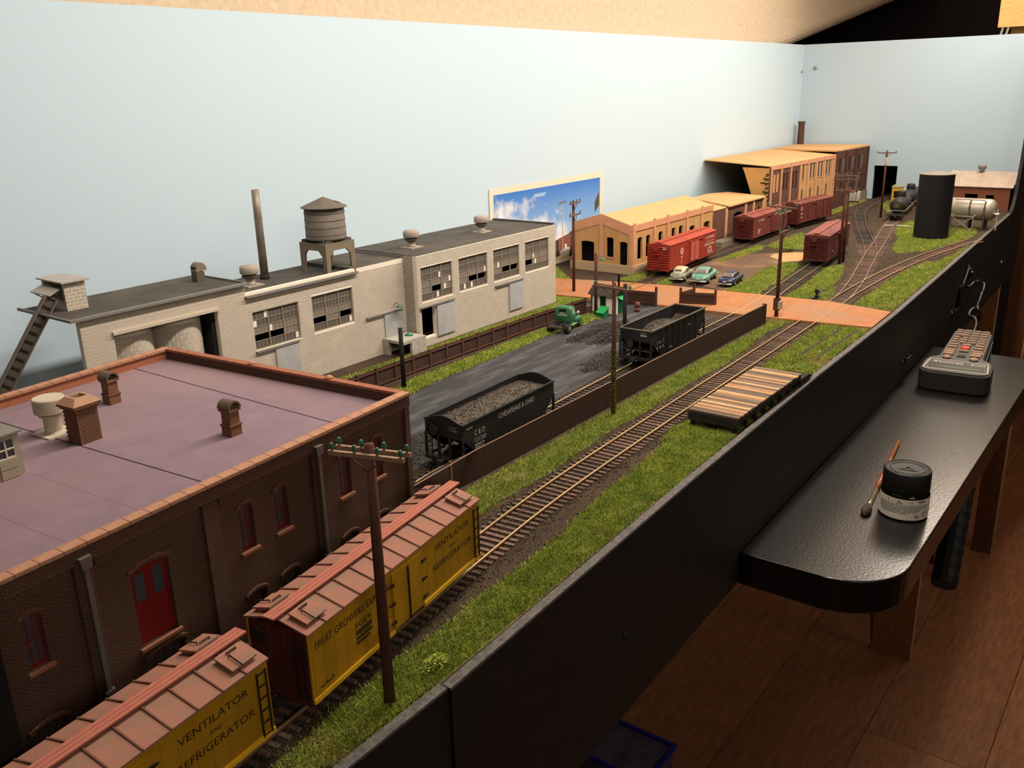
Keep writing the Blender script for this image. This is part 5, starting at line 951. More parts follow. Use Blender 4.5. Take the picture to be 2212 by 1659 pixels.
def hopper(lab, x, y, rz, L, arched, letters, fill):
    m = mat('hopper_black', (34, 33, 34), .6, (28, 27, 28), 60, col3=(46, 42, 40), scale3=30); inn = mat('hopper_inside', (66, 52, 44), .85, (52, 42, 36), 90); rim = mat('hopper_rim', (92, 84, 76), .6); wh = mat('hopper_white', (190, 180, 166), .8); irn = mat('hopper_iron', (48, 44, 42), .7)
    t = thing('coal_hopper', lab, 'freight car', (x, y, 0), rz, group='black coal hoppers in the yard'); Wd, h0, h1 = 33, 12, 40
    for s in (-1, 1):
        MB().prism([(-L/2, h1), (-L/2, 29), (-L/2+17, 14), (-L/2+22, h0), (L/2-22, h0), (L/2-17, 14), (L/2, 29), (L/2, h1)], s*Wd/2-.5, s*Wd/2+.5, 'y').build('side_sheet', m, t)
        if not arched or s == -1:
            for k in range(7):
                if arched: break
                xx = -L/2+20+k*(L-40)/6; MB().box(xx-.7, s*(Wd/2+.6)-.6, h0+1, xx+.7, s*(Wd/2+.6)+.6, h1-1).build('side_stake', m, t)
        MB().box(-L/2-.6, s*(Wd/2+.3)-.8, h1-.6, L/2+.6, s*(Wd/2+.3)+.8, h1+.5).build('top_rim', rim if not arched else m, t)
    for s in (-1, 1):
        ex = s*L/2
        if arched: MB().prism([(-Wd/2, 29), (Wd/2, 29), (Wd/2, h1+.4)]+[(Wd/2-3-(Wd-6)*k/8, h1+1+3.6*math.sin(math.pi*k/8)) for k in range(9)]+[(-Wd/2, h1+.4)], ex-.5, ex+.5, 'x').build('end_sheet', m, t)
        else: MB().box(ex-.5, -Wd/2, 29, ex+.5, Wd/2, h1).build('end_sheet', m, t); MB().box(ex-.8, -Wd/2-.8, h1-.6, ex+.8, Wd/2+.8, h1+.5).build('top_rim', rim, t)
        MB().add([(ex, -Wd/2+.6, 30), (ex, Wd/2-.6, 30), (ex-s*34, Wd/2-.6, 10), (ex-s*34, -Wd/2+.6, 10), (ex, -Wd/2+.6, 31), (ex, Wd/2-.6, 31), (ex-s*34, Wd/2-.6, 11), (ex-s*34, -Wd/2+.6, 11)], [(0,1,2,3),(4,7,6,5),(0,4,5,1),(2,6,7,3)]).build('slope_sheet', inn, t)
        for yy in (-Wd/2, -5, 5, Wd/2): MB().box(ex-.8, yy-.8, 11, ex+.8, yy+.8, 30).build('end_post', m, t)
        MB().box(ex-2, -Wd/2-.5, 10.5, ex+2, Wd/2+.5, 13).build('end_sill', m, t)
        for yy in (-Wd/2, Wd/2): MB().bar((ex, yy, 12), (ex-s*20, yy, 12), 1.2, 1.6).build('corner_sill', m, t); MB().bar((ex, yy, 22), (ex-s*8, yy, 22), .6, .6).build('grab_bar', irn, t)
        ladder(t, ex+s*1.2, Wd/2-4, 12, h1-2, irn, 4.6, 8, 'y'); coupler(t, ex, s, irn)
        MB().lathe([(3.6, 0), (3.6, s*.7)], 14, (ex+s*1.6, 8 if arched else 5, 33 if arched else 26), 'x').build('brake_wheel', irn, t)
    MB().box(-L/2+2, -3, 10.2, L/2-2, 3, 13).build('centre_sill', irn, t)
    for cx in (-16, 16): MB().add([(cx-14, -13, 13), (cx+14, -13, 13), (cx+14, 13, 13), (cx-14, 13, 13), (cx-5, -11, 6.5), (cx+5, -11, 6.5), (cx+5, 11, 6.5), (cx-5, 11, 6.5)], [(0,1,5,4),(1,2,6,5),(2,3,7,6),(3,0,4,7),(4,5,6,7)]).build('discharge_hopper', m, t)
    q = -Wd/2-.6
    for s_, w, h, xx, z in letters: text(s_, 'lettering', wh, t, (xx, q, z), FRONT, w, h)
    text('C & O', 'lettering', wh, t, (-L/2-.7, -5.5, 36.6), ENDM, 6, 1.5); text(letters[1][0], 'lettering', wh, t, (-L/2-.7, -5.5, 34.4), ENDM, 7, 1.5)
    truck(t, -L/2+21); truck(t, L/2-21)
    # the coal: uneven heap plus loose lumps
    cm = mat('coal_lump', (92, 80, 68), .75, (44, 39, 35), 700, .6, 900, spec=.4); N, K = 40, 14; X = np.linspace(-L/2+1.5, L/2-1.5, N); Y = np.linspace(-Wd/2+.8, Wd/2-.8, K); vs = []
    for xx in X:
        for yy in Y:
            e = (1-(abs(yy)/(Wd/2))**2)*(1-(abs(xx)/(L/2))**4)
            z = (35.5+5*e) if fill else (19+17*max(0, 1-((xx-4)/36)**2)**.8*(1-.25*(yy/(Wd/2))**2) if abs(xx-4) < 36 else 19)
            vs.append((xx, yy, z+random.uniform(-.35, .35)))
    fs = [(i*K+j, (i+1)*K+j, (i+1)*K+j+1, i*K+j+1) for i in range(N-1) for j in range(K-1)]
    tag(MB().add(vs, fs).build('coal_load', cm, t), kind='stuff'); n = 1500; V = np.array(vs); i = rng.integers(0, len(V), n); a = math.radians(rz); lx, ly = V[i,0]+rng.uniform(-1.4, 1.4, n), np.clip(V[i,1]+rng.uniform(-1.2, 1.2, n), -Wd/2+1, Wd/2-1)
    o = stones('coal_lumps', None, None, lx, ly, V[i,2]+.1, rng.uniform(.35, .85, n), cm); o.parent = t; o.location = (0, 0, 0)
    return t
hopper('arched-end black hopper with white lettering, heaped with coal beside the brick warehouse', 492, 396.5, 2, 116, True, [('C & O', 12, 4, -45, 28.5), ('121350', 13, 3.4, -45, 23.5), ('#', 11, 1.4, -45, 20.8), ('#', 11, 1.2, -45, 18.8), ('#', 7, 1.2, -54, 35.5), ('CHESAPEAKE & OHIO', 46, 4.2, -16, 32)], True)
hopper('half-empty black hopper with a grey top rim beside the black lamp pole', 778, 405, 0, 113, False, [('C & O', 14, 3, -46, 25), ('#', 14, 2.6, -46, 20), ('#', 6, 1.2, -20, 16), ('#', 5, 1.2, 20, 30)], False)

def tankcar(lab, x, y, rz):
    m = mat('tankcar_black', (42, 40, 39), .55, (34, 32, 31), 60, col3=(64, 60, 56), scale3=24); irn = mat('tank_iron', (50, 46, 44), .7); gold = mat('tank_gold', (150, 116, 54), .8); t = thing('tank_car', lab, 'freight car', (x, y, 0), rz, group='black tank cars')
    MB().lathe([(.1, -57), (8, -56.4), (12, -54), (13.6, -50), (13.6, 50), (12, 54), (8, 56.4), (.1, 57)], 28, (0, 0, 29), 'x').build('tank', m, t, smooth=True); MB().lathe([(8, 40), (8, 50), (7, 52), (.1, 53)], 20).build('dome', m, t, smooth=True); MB().lathe([(9.5, 44), (9.5, 45)], 20).build('dome_platform', irn, t)
    for k in (-40, -14, 14, 40): MB().lathe([(13.75, k-.6), (13.75, k+.6)], 28, (0, 0, 29), 'x', cap=False).build('tank_band', irn, t)
    MB().box(-62, -8, 12, 62, 8, 15).build('frame', irn, t)
    for s in (-1, 1): MB().box(min(s*60, s*63), -16, 11, max(s*60, s*63), 16, 13.5).build('end_sill', irn, t); MB().tube([(-60, s*15.5, 21), (60, s*15.5, 21)], .6, 6).build('handrail', mat('rail_pale', (150, 140, 128), .6), t); coupler(t, s*62, s, irn)
    MB().tube([(-60.5, -15.5, 21), (-60.5, 15.5, 21)], .6, 6).build('handrail', mat('rail_pale', (150, 140, 128)), t)
    text('#', 'lettering', gold, t, (-57.6, 4, 30.5), ENDM, 8, 2); text('#', 'lettering', gold, t, (-57.6, 5, 27), ENDM, 10, 1.8); truck(t, -44); truck(t, 44)
tankcar('nearer black tank car on the track by the tall black tank', 1866, 465.5, 7.5); tankcar('further black tank car partly hidden behind the tall black tank', 2000, 482, 6)
# ---------------------------------------------------------------- poles and lamps
def poles():
    wd = woodmat('pole_wood', (92, 56, 42), (72, 42, 32), .8, 120, 2, 10); arm = woodmat('arm_wood', (120, 84, 66), (98, 66, 52), .8, 120, 1, 10); pale = woodmat('arm_pale', (170, 140, 116), (140, 112, 92), .8, 120, 1, 10); blk = mat('pole_black', (30, 25, 24), .8); gi = mat('insulator_green', (40, 110, 84), .25, spec=.6); irn = mat('brace_iron', (92, 76, 64), .7)
    ins = MB().lathe([(.35, 0), (.35, .9), (1.0, 1.0), (1.15, 1.9), (.75, 2.4), (.9, 3.0), (.2, 3.5)], 10).mesh('insulator', True); ins.materials.append(gi)
    def pole(lab, x, y, h, arms, r=2.3, m=wd, moss=False, lean=0.0, name='telegraph_pole'):
        t = thing(name, lab, 'pole', (x, y, 0)); t.rotation_euler = (lean, 0, 0); MB().lathe([(r, 0), (r*.82, h), (.2, h+.5)], 14).build('post', m, t, smooth=True)
        for (z, ln, ang, n, dbl, am) in arms:
            a = part('crossarm', t, (0, 0, z), ang)
            for s in ((-1, 1) if dbl else (-1,)):
                MB().box(-ln/2, s*(r*.85+.8)-.8, -.9, ln/2, s*(r*.85+.8)+.8, .9).build('arm', am, a)
            pos = np.linspace(-ln/2+1.6, ln/2-1.6, n)
            for k, q in enumerate(pos):
                if abs(q) < 1: continue
                for s in ((-1, 1) if dbl else (-1,)): put(ins, 'insulator', None, a, (q, s*(r*.85+.8), .9))
            for s in (-1, 1): MB().bar((s*ln*.24, -(r*.85+1), -.8), (0, -(r*.85+.4), -7), .5, .8).build('brace', irn, a)
        if moss:
            n = 700; hz = rng.uniform(0, 58, n); th = rng.uniform(0, 6.283, n); rr = r*.98; o = stones('moss', None, None, rr*np.cos(th), rr*np.sin(th), hz, rng.uniform(.3, .6, n), mat('moss_green', (116, 120, 36), .95, (86, 90, 30), 600)); o.parent = t; o.location = (0, 0, 0)
        return t
    pole('nearest brown telegraph pole with a double crossarm beside the yellow refrigerator car', 231, 251, 124, [(120, 34, -72, 4, True, pale)], 2.6)
    t4 = pole('mossy telegraph pole with a single crossarm in front of the brown sheet fence', 604, 359, 111, [(107, 38, -97, 3, False, arm)], 2.0, moss=True); t4.rotation_euler = (0, 0, 0)
    pole('telegraph pole with two crossarms in front of the photo print', 976, 642, 121, [(118, 34, 11, 4, False, arm), (103, 34, 9, 3, False, arm)], 2.1)
    p3 = pole('telegraph pole with three crossarms and a meter box at the road crossing', 980, 367, 131, [(127, 40, -104, 3, False, arm), (121, 34, 0, 4, True, pale), (100, 34, 3, 2, False, arm)], 2.2); MB().box(-3, -5.5, 12, 3, -2.2, 21).build('meter_box', mat('meter_tan', (176, 160, 132), .7), p3); MB().box(-2.6, -3, 10, 3.4, 3.4, 24).build('post_sleeve', wd, p3)
    # twin pole with transformers
    h = pole('taller of the twin poles with stacked crossarms beside the dark red boxcar', 1341, 412, 131, [(128, 35, -60, 4, False, arm), (123, 36, -64, 3, False, arm), (108, 28, -66, 2, False, arm)], 2.2)
    h2 = pole('shorter twin pole carrying three grey transformers', 1358, 412, 110, [(104, 26, -66, 2, False, arm)], 2.2); gm = mat('transformer_grey', (172, 164, 154), .5)
    for k in range(3): MB().lathe([(2.9, 84), (3.1, 85), (3.1, 97), (2.4, 98.6), (.2, 99)], 16, (1+1.6*k, -3-4.4*k, 6)).build('transformer', gm, h2, smooth=True)
    MB().bar((0, 0, 89), (5, -14, 89), 2, 1.4).build('transformer_shelf', irn, h2)
    p5 = pole('lone telegraph pole with a pale sleeve in front of the tunnel opening', 1852, 497, 128, [(124, 36, -76, 3, False, arm)], 2.2); MB().lathe([(2.6, 100), (2.8, 101), (2.8, 114), (2.4, 115)], 12).build('pale_sleeve', mat('sleeve_pale', (176, 166, 146), .7), p5, smooth=True)
    # lamp poles
    def lamp_pole(lab, x, y, h, m, ang, s=1.4, r=1.9):
        t = thing('lamp_pole', lab, 'lamp', (x, y, 0)); MB().lathe([(r, 0), (r*.9, h), (.2, h+.4)], 12).build('post', m, t, smooth=True); goose_lamp(t, 0, 0, h-6, s, ang)
    lamp_pole('brown lamp pole with a green shade beside the white shack', 888, 553, 74, wd, 30, 1.5); lamp_pole('black lamp pole beside the half-empty hopper', 744, 430, 77, blk, 100, 1.3, 2.1); lamp_pole('square black lamp post at the left end of the brown panel fence', 561, 556, 57, blk, 60, 1.4, 2.2)
poles()

# ---------------------------------------------------------------- fences, platform, shack
def fences():
    bm = woodmat('fence_brown', (92, 58, 46), (78, 48, 38), .8, 90, 2, 8); dk = woodmat('fence_dark', (66, 45, 37), (56, 39, 32), .85, 90, 2, 8); cap = mat('fence_cap', (128, 100, 86), .8)
    # panelled fence along the factory spur
    t = thing('panel_fence', 'brown panel fence with posts and rails along the factory spur', 'fence'); pts = [(500, 578), (560, 579), (640, 579), (720, 578), (800, 576.5), (860, 573), (900, 570)]; P = resample(pts, 24.5)
    for i in range(len(P)):
        x, y = P[i]; MB().box(x-1, y-1.6, 0, x+1, y+.4, 18.5).build('post', bm, t)
        if i < len(P)-1:
            x2, y2 = P[i+1]; h = 17
            MB().bar((x+1, y, 9), (x2-1, y2, 9), .8, 17).build('panel', dk, t); MB().bar((x+1, y-.9, 15.6), (x2-1, y2-.9, 15.6), 1, 1.4).build('top_rail', bm, t); MB().bar((x+1, y-.9, 2.2), (x2-1, y2-.9, 2.2), 1, 1.4).build('bottom_rail', bm, t)
    # plain sheet fence in front of the coal yard
    t = thing('sheet_fence', 'long plain dark brown sheet fence in front of the black hoppers', 'fence'); Q = [(410, 378), (420, 372.5), (440, 371), (520, 371), (620, 371), (720, 371), (820, 371), (900, 370.5), (951, 369.5)]
    for i in range(2, len(Q)-1):
        (x, y), (x2, y2) = Q[i], Q[i+1]; MB().bar((x, y, 11), (x2, y2, 11), 1.0, 22).build('sheet', dk, t); MB().bar((x, y, 22.2), (x2, y2, 22.2), 1.1, .4).build('top_edge', cap, t)
    MB().bar((415, 372.4, 11), (440, 371, 11), 1.0, 22).build('sheet', dk, t); MB().bar((371, 366, 11), (414, 372.5, 11), 1.0, 22).build('sheet', dk, t); MB().bar((371, 366, 22.2), (440, 371, 22.2), 1.1, .4).build('top_edge', cap, t); MB().box(413.6, 371.4, 0, 415.2, 373, 22.6).build('post', mat('split_post', (130, 100, 82), .85), t); MB().box(949, 368, 0, 952, 372, 23).build('post', dk, t)
    def gate(lab, a, b, h, posts, hi):
        g = thing('fence_gate', lab, 'fence', group='short brown gate panels at the road'); A, B = Vector((*a, h/2)), Vector((*b, h/2)); MB().bar(A, B, 1.0, h-1).build('panel', dk, g); n = (B-A).normalized()
        for z in (h*.25, h*.85): MB().bar(A+Vector((0, 0, z-h/2)), B+Vector((0, 0, z-h/2)), 2.2, 1.4).build('rail', bm, g)
        for q in posts: MB().box(q[0]-1.2, q[1]-1.2, 0, q[0]+1.2, q[1]+1.2, hi).build('post', bm, g)
    gate('brown gate panel between the white shack and the road', (952, 566), (961, 513), 19, [(961, 512)], 25); gate('brown gate panel folded back at the far hopper', (985, 489), (998, 452), 17, [(998, 451)], 21); gate('short brown fence return beside the road gate', (985, 490), (1012, 486), 17, [(985, 491), (1012, 486)], 22)
    p = thing('fence_post', 'single thin brown post standing behind the white shack', 'post', (986, 588, 0)); MB().lathe([(1.4, 0), (1.2, 21), (.2, 21.5)], 8).build('post', bm, p)
fences()

def platform():
    pl = [woodmat('deck_%d' % i, c, tuple(int(v*.78) for v in c), .75, 200, 1, 14, .2) for i, c in enumerate(((206, 156, 104), (150, 118, 90), (118, 96, 78), (186, 138, 94), (96, 80, 66), (224, 174, 122)))]; tar = mat('creosote', (44, 38, 34), .85, (34, 30, 27), 120)
    t = thing('loading_platform', 'weathered wooden loading platform of striped planks on dark posts beside the front track', 'platform', (614, 254, 0)); L, Wd = 134, 42; n = 36; w = L/n; ms = []
    for m in pl: q = MB().box(.12, 0, 0, w-.12, Wd, 1.5).mesh('plank'); q.materials.append(m); ms.append(q)
    order = [2, 4, 3, 1, 0, 2, 5, 1, 2, 0, 4, 2, 1, 3, 5, 2, 2, 4, 0, 3, 1, 2, 5, 2, 1, 4, 3, 2, 0, 1, 2, 4, 3, 5, 2, 1]
    for k in range(n): o = put(ms[order[k]], 'plank', None, t, (k*w, random.uniform(-.4, .4), 13.2+random.uniform(-.1, .1)))
    MB().box(0, 0, 9, L, 2, 13.1).build('edge_beam', tar, t); MB().box(0, Wd-2, 9, L, Wd, 13.1).build('edge_beam', tar, t); MB().box(0, 2, 9, 2, Wd-2, 13.1).build('edge_beam', tar, t); MB().box(L-2, 2, 9, L, Wd-2, 13.1).build('edge_beam', tar, t); MB().box(-.6, 0, 6, -.05, Wd, 12).build('end_plank', tar, t)
    me = MB().box(-1.6, -1.6, 0, 1.6, 1.6, 8.95).mesh('post'); me.materials.append(tar)
    for k in range(8):
        for y in (3, Wd/2, Wd-3): put(me, 'post', None, t, (3+k*(L-6)/7, y, 0))
    MB().prism([(L+.1, 9), (L+22, 9), (L+30, 5), (L+.1, 2)], 0, 16, 'y').build('dark_ramp', tar, t)
platform()

def shack():
    wh = mat('clapboard_white', (244, 238, 228), .7); gr = mat('trim_green', (22, 82, 56), .6); rf = mat('shingle_dark', (66, 62, 58), .85, (54, 50, 47), 200); lt = mat('bin_green', (34, 140, 74), .55)
    t = thing('yard_shack', 'white clapboard yard shack with green corners and a dark shingle roof', 'shed', (895, 531, 0), -5); w, d, h = 20, 35, 23
    # local: -x wall looks to the camera, y across
    MB().box(.6, .6, 0, w-.6, d-.6, h).build('core', mat('shack_core', (60, 54, 48), .8), t); MB().box(-.6, -.6, -.1, w+.6, d+.6, 1.4).build('footing', mat('footing_brown', (92, 64, 48), .8), t)
    me = MB().prism([(0, 0), (-.6, 0), (-.15, 1.55), (0, 1.55)], .1, .9, 'y'); cb = MB().prism([(0, 0), (-.7, .1), (-.2, 1.5), (0, 1.5)], 0, 1, 'y').mesh('clapboard'); cb.materials.append(wh)
    for j in range(14):
        z = 1.6+j*1.55
        for y0, y1 in ((1, 13), (22, d-1)):
            o = put(cb, 'clapboard', None, t, (.6, y0, z)); o.scale = (1, y1-y0, 1)
        o = put(cb, 'clapboard', None, t, (1, .6, z)); o.rotation_euler = (0, 0, math.pi/2); o.scale = (1, 5.5, 1); o.location = Vector((6.5, .6, z))*U
    for x, y in ((-.2, -.2), (-.2, d-1.6), (w-1.6, -.2)): MB().box(x, y, 1.4, x+1.8, y+1.8, h).build('corner_board', gr, t)
    dr = MB().box(-.3, 13.4, 2, .5, 21.6, h-1).build('window', gr, t); MB().box(-.4, 14.6, 4, -.32, 20.4, h-3).build('pane', mat('shack_glass', (34, 48, 40), .15), dr); dd = MB().box(8, -.4, 1.6, 17, .5, h-3).build('door', mat('door_green', (26, 96, 62), .6), t)
    MB().box(16.6, -.5, 1.6, w-.3, .55, 6).build('skirt', wh, t)
    pk = 34; rows = 8; sh = MB().box(0, 0, 0, 2.6, d+6, .5).mesh('shingle_course'); sh.materials.append(rf)
    ang = math.atan2(pk-h, w/2+3)
    for k in range(rows):
        f = k/rows
        o = put(sh, 'shingle_course', None, t, (-3.2+(w/2+3.2)*f, -3, h-.6+(pk-h)*f+.1)); o.rotation_euler = (0, -ang+.06, 0)
        o = put(sh, 'shingle_course', None, t, (w+3.2-(w/2+3.2)*f, d+3, h-.6+(pk-h)*f+.1)); o.rotation_euler = (0, -ang+.06, math.pi)
    MB().prism([(0, h), (w, h), (w/2, pk)], .2, 1.2, 'y').build('gable_end', gr, t); MB().add([(17, -6, h-4), (5, -6, h-4), (5, 0, h-1), (17, 0, h-1), (17, -6, h-3.4), (5, -6, h-3.4), (5, 0, h-.4), (17, 0, h-.4)], [(0,1,2,3),(4,7,6,5),(0,4,5,1),(1,5,6,2),(3,7,4,0)]).build('door_hood', lt, t)
    MB().lathe([(1.2, 30), (1.2, 46), (1.9, 46.2), (1.9, 47.6)], 12, (w-4, 6, 0)).build('stove_pipe', mat('stove_black', (28, 26, 26), .7), t, smooth=True)
    b = thing('coal_bin', 'bright green slope-lidded bin in front of the white shack', 'bin', (878, 541, 0), -8); MB().prism([(0, 0), (9, 0), (9, 11), (0, 6)], -5.5, 5.5, 'y').build('box', mat('bin_dark', (24, 110, 60), .6), b); MB().add([(-1, -6.2, 5.6), (9.6, -6.2, 11.6), (9.6, 6.2, 11.6), (-1, 6.2, 5.6), (-1, -6.2, 6.6), (9.6, -6.2, 12.6), (9.6, 6.2, 12.6), (-1, 6.2, 6.6)], [(0,3,2,1),(4,5,6,7),(0,1,5,4),(1,2,6,5),(2,3,7,6),(3,0,4,7)]).build('lid', lt, b)
    k = thing('brick_stack', 'small reddish barrel stack beside the shack door', 'barrel', (926, 518, 0)); bm = mat('barrel_red', (104, 62, 48), .8); MB().lathe([(3, 0), (3.5, 3), (3, 6)], 12).build('lower_barrel', bm, k, smooth=True); MB().lathe([(3, 6.1), (3.5, 9), (3, 12), (.2, 12.2)], 12).build('upper_barrel', bm, k, smooth=True); MB().lathe([(3.45, 2.2), (3.6, 2.5), (3.45, 2.8)], 12, cap=False).build('hoop', mat('hoop_iron', (60, 48, 42), .7), k)
shack()

# coal heaps in the yard
def heaps():
    cm = mat('yard_coal', (58, 54, 50), .8, (26, 25, 24), 600, .6, 900, spec=.4)
    for lab, cx, cy, rx, ry, h, n in (('broken coal heap beside the white shack', 826, 492, 52, 36, 9, 2600), ('spilled coal beside the yard track under the lamp pole', 735, 436, 40, 26, 3.5, 1600), ('dark spilled coal round the heaped hopper at the near end', 470, 432, 44, 40, 2.5, 3200)):
        r = np.sqrt(rng.uniform(0, 1, n)); t = rng.uniform(0, 6.283, n); x, y = cx+rx*r*np.cos(t)*(1+.2*np.sin(3*t)+.12*np.sin(7*t+cx))+rng.normal(0, 2, n), cy+ry*r*np.sin(t)*(1+.15*np.cos(2*t)+.12*np.sin(5*t+cy))+rng.normal(0, 2, n); z = h*np.clip(1-r, 0, 1)**1.2*rng.uniform(.7, 1, n)
        z2 = h*np.clip(1-r, 0, 1)**1.2
        stones('coal_heap', lab, 'coal', x, y, z2*.9+.4, rng.uniform(.5, 1.5, n), cm)
        N, K = 10, 28; vs = [(cx, cy, h*.88)]+[(cx+rx*i/N*math.cos(6.283*j/K)*(1+.15*math.sin(3*6.283*j/K)), cy+ry*i/N*math.sin(6.283*j/K), h*.88*(1-i/N)**1.2+(0.52 if i < N else 0.05)) for i in range(1, N+1) for j in range(K)]
        fs = [(0, 1+j, 1+(j+1) % K) for j in range(K)]+[(1+i*K+j, 1+(i+1)*K+j, 1+(i+1)*K+(j+1) % K, 1+i*K+(j+1) % K) for i in range(N-1) for j in range(K)]
        tag(MB().add(vs, fs).build('coal_dust', cm, smooth=True), lab.replace('coal', 'coal dust', 1), 'coal', kind='stuff')
heaps()

# ---------------------------------------------------------------- road vehicles (local: x forward, rear at -x)
def wheel(parent, x, y, r, w, tyre, hub, name='wheel'):
    t = part(name, parent, (x, y, r)); s = -1 if y < 0 else 1
    MB().lathe([(r*.5, -w/2), (r*.92, -w/2), (r, -w*.3), (r, w*.3), (r*.92, w/2), (r*.5, w/2)], 20, (0, 0, 0), 'y').build('tyre', tyre, t, smooth=True); MB().lathe([(r*.62, s*w*.3), (r*.55, s*w*.5), (r*.25, s*w*.62), (.05, s*w*.66)], 16, (0, 0, 0), 'y').build('hub_cap', hub, t, smooth=True)
def loft(secs, n=14, p=2.6):
    """rounded body: sections (x, half width, z low, z high), superelliptic"""
    vs, fs = [], []
    for x, w, z0, z1 in secs:
        for j in range(n):
            a = 2*math.pi*j/n; c, s = math.cos(a), math.sin(a); vs.append((x, w*math.copysign(abs(c)**(2/p), c), (z0+z1)/2+(z1-z0)/2*math.copysign(abs(s)**(2/p), s)))
    for i in range(len(secs)-1):
        for j in range(n): fs.append((i*n+j, i*n+(j+1) % n, (i+1)*n+(j+1) % n, (i+1)*n+j))
    fs += [tuple(range(n))[::-1], tuple((len(secs)-1)*n+j for j in range(n))]
    return vs, fs
def car(lab, x, y, rz, col, style, roofcol=None, sc=1.0):
    body = mat('car_paint_%d_%d_%d' % col, col, .35, spec=.5); top = body if not roofcol else mat('car_roof_%d_%d_%d' % roofcol, roofcol, .4, spec=.5); gl = mat('car_glass', (30, 30, 30), .1, spec=.6); ch = mat('chrome', (206, 200, 188), .2, metal=.85); ty = mat('car_tyre', (26, 24, 23), .8); hub = mat('hub_white', (214, 206, 190), .35); wt = mat('window_trim', (196, 190, 174), .4)
    t = thing('vintage_car', lab, 'car', (x, y, .4), rz, group='vintage cars parked by the road'); t.scale = (sc, sc, sc)
    if style == 'coupe':
        lo = [(-27, 5, 5, 8), (-26, 8.4, 4, 10.2), (-20, 9.6, 3.4, 12.6), (-10, 10, 3.2, 12.4), (4, 9.8, 3.2, 12.0), (14, 8, 3.4, 12.2), (24, 5.6, 4, 11.8), (27, 4.2, 5, 10.4)]; up = [(-22, 5, 9, 12), (-17, 7.6, 9, 15.6), (-10, 8.4, 9, 18.4), (-2, 8.6, 9, 19), (5, 8.2, 9, 17.6), (9.5, 7.2, 9, 12)]
    else:
        lo = [(-29, 7.4, 5, 8.4), (-28, 9, 4, 10.4), (-22, 9.8, 3.4, 11.6), (-10, 10.2, 3.2, 11.8), (6, 10.2, 3.2, 12.0), (16, 9.6, 3.4, 12.0), (26, 8.4, 4, 11.2), (29, 7, 5, 10)]; up = [(-17.5, 7.6, 9.5, 11.6), (-12, 8.3, 9, 16.6), (-7, 8.5, 9, 17.6), (2, 8.5, 9, 17.6), (7, 8.2, 9, 16.4), (12.5, 7.6, 9.5, 11.6)]
    MB().add(*loft(lo)).build('body', body, t, smooth=True); MB().add(*loft(up, 16, 3.2)).build('cabin', top, t, smooth=True)
    for sx, r_, wd in ((-15, 7.4, 3.4), (17, 7.0, 3.6)):
        for s in (-1, 1):
            v = MB().lathe([(.1, -1), (.55, -.84), (.84, -.54), (1, 0), (.84, .54), (.55, .84), (.1, 1)], 14).xf(Matrix.Translation((sx-(1.5 if sx < 0 else 0), s*8.2, 7.2)) @ Matrix.Diagonal((r_+2.2, 3.0, 4.6, 1))); v.build('fender', body, t, smooth=True)
    for sx in (-15.5, 17.5):
        for s in (-1, 1): wheel(t, sx, s*9.2, 4.3, 2.4, ty, hub)
    q = up[1]; q0 = up[0]
    # rear window: framed pane on the sloping back of the cabin
    xa, za, xb, zb = q0[0]+.9, q0[3]+.8, q[0]-.2 if style != 'coupe' else q[0]+1.8, q[3]-.9 if style != 'coupe' else q[3]-.2; hw = 6.4 if style != 'coupe' else 5.0; nrm = Vector((-(zb-za), 0, xb-xa)).normalized(); o1 = nrm*.55
    if style == 'coupe': xa, za = q0[0]+3.4, q0[3]+2.2
    def pane(k, e, m, nm): MB().add([tuple(Vector((xa, -hw-e, za-e*.6))+nrm*k), tuple(Vector((xa, hw+e, za-e*.6))+nrm*k), tuple(Vector((xb+e*.3, hw*.9+e, zb+e*.6))+nrm*k), tuple(Vector((xb+e*.3, -hw*.9-e, zb+e*.6))+nrm*k)], [(0, 1, 2, 3), (3, 2, 1, 0)][:1]).build(nm, m, t)
    pane(.75, .6, wt, 'rear_window_trim'); pane(.95, 0, gl if style == 'coupe' else mat('rear_glass', (120, 112, 100), .15), 'rear_window')
    for s in (-1, 1):
        for a, b in (((-11, -2.4), (-1.4, 5.5)) if style != 'coupe' else ((-9, -1), (0, 6))):
            MB().prism([(a, 12.4), (b, 12.4), (b-(1.2 if b > 0 else 0), 15.8), (a+.8, 16.2)], s*8.15-.35, s*8.15+.6, 'y').build('side_window', gl, t)
    MB().add([(8.2, -6.4, 12.2), (8.2, 6.4, 12.2), (5.6, 6, 16), (5.6, -6, 16)], [(0,1,2,3)]).xf(Matrix.Translation((1.4, 0, .4))).build('windscreen', gl, t)
    for bx, s in ((lo[0][0]-1.2, -1), (lo[-1][0]+1.2, 1)): MB().tube([(bx-s*1.6, -10, 5), (bx, -8, 5), (bx+s*.6, 0, 5), (bx, 8, 5), (bx-s*1.6, 10, 5)], .95, 8).build('bumper', ch, t, smooth=True)
    MB().box(lo[0][0]-.6, -2.4, 7.2, lo[0][0]-.1, 2.4, 8.8).build('number_plate', wt, t)
    for s in (-1, 1): MB().lathe([(.9, -.5), (.9, .2)], 10, (lo[1][0]-.2, s*8.4, 8.2), 'x').build('tail_light', mat('lamp_red', (130, 34, 26), .4), t)
    for s in (-1, 1): MB().box(-10, s*10.1-.15, 8.6, 12, s*10.1+.15, 9).build('side_trim', ch, t)
car('pale grey-green vintage coupe, the one beside the bright red boxcar', 1127, 561, 10, (118, 124, 104), 'coupe', (176, 170, 138))
car('turquoise vintage sedan parked between the grey and the navy cars', 1131, 529, 11, (96, 142, 126), 'sedan', None, 1.13)
car('dark navy vintage sedan at the end of the row of parked cars', 1132, 490, 7, (42, 46, 72), 'sedan')

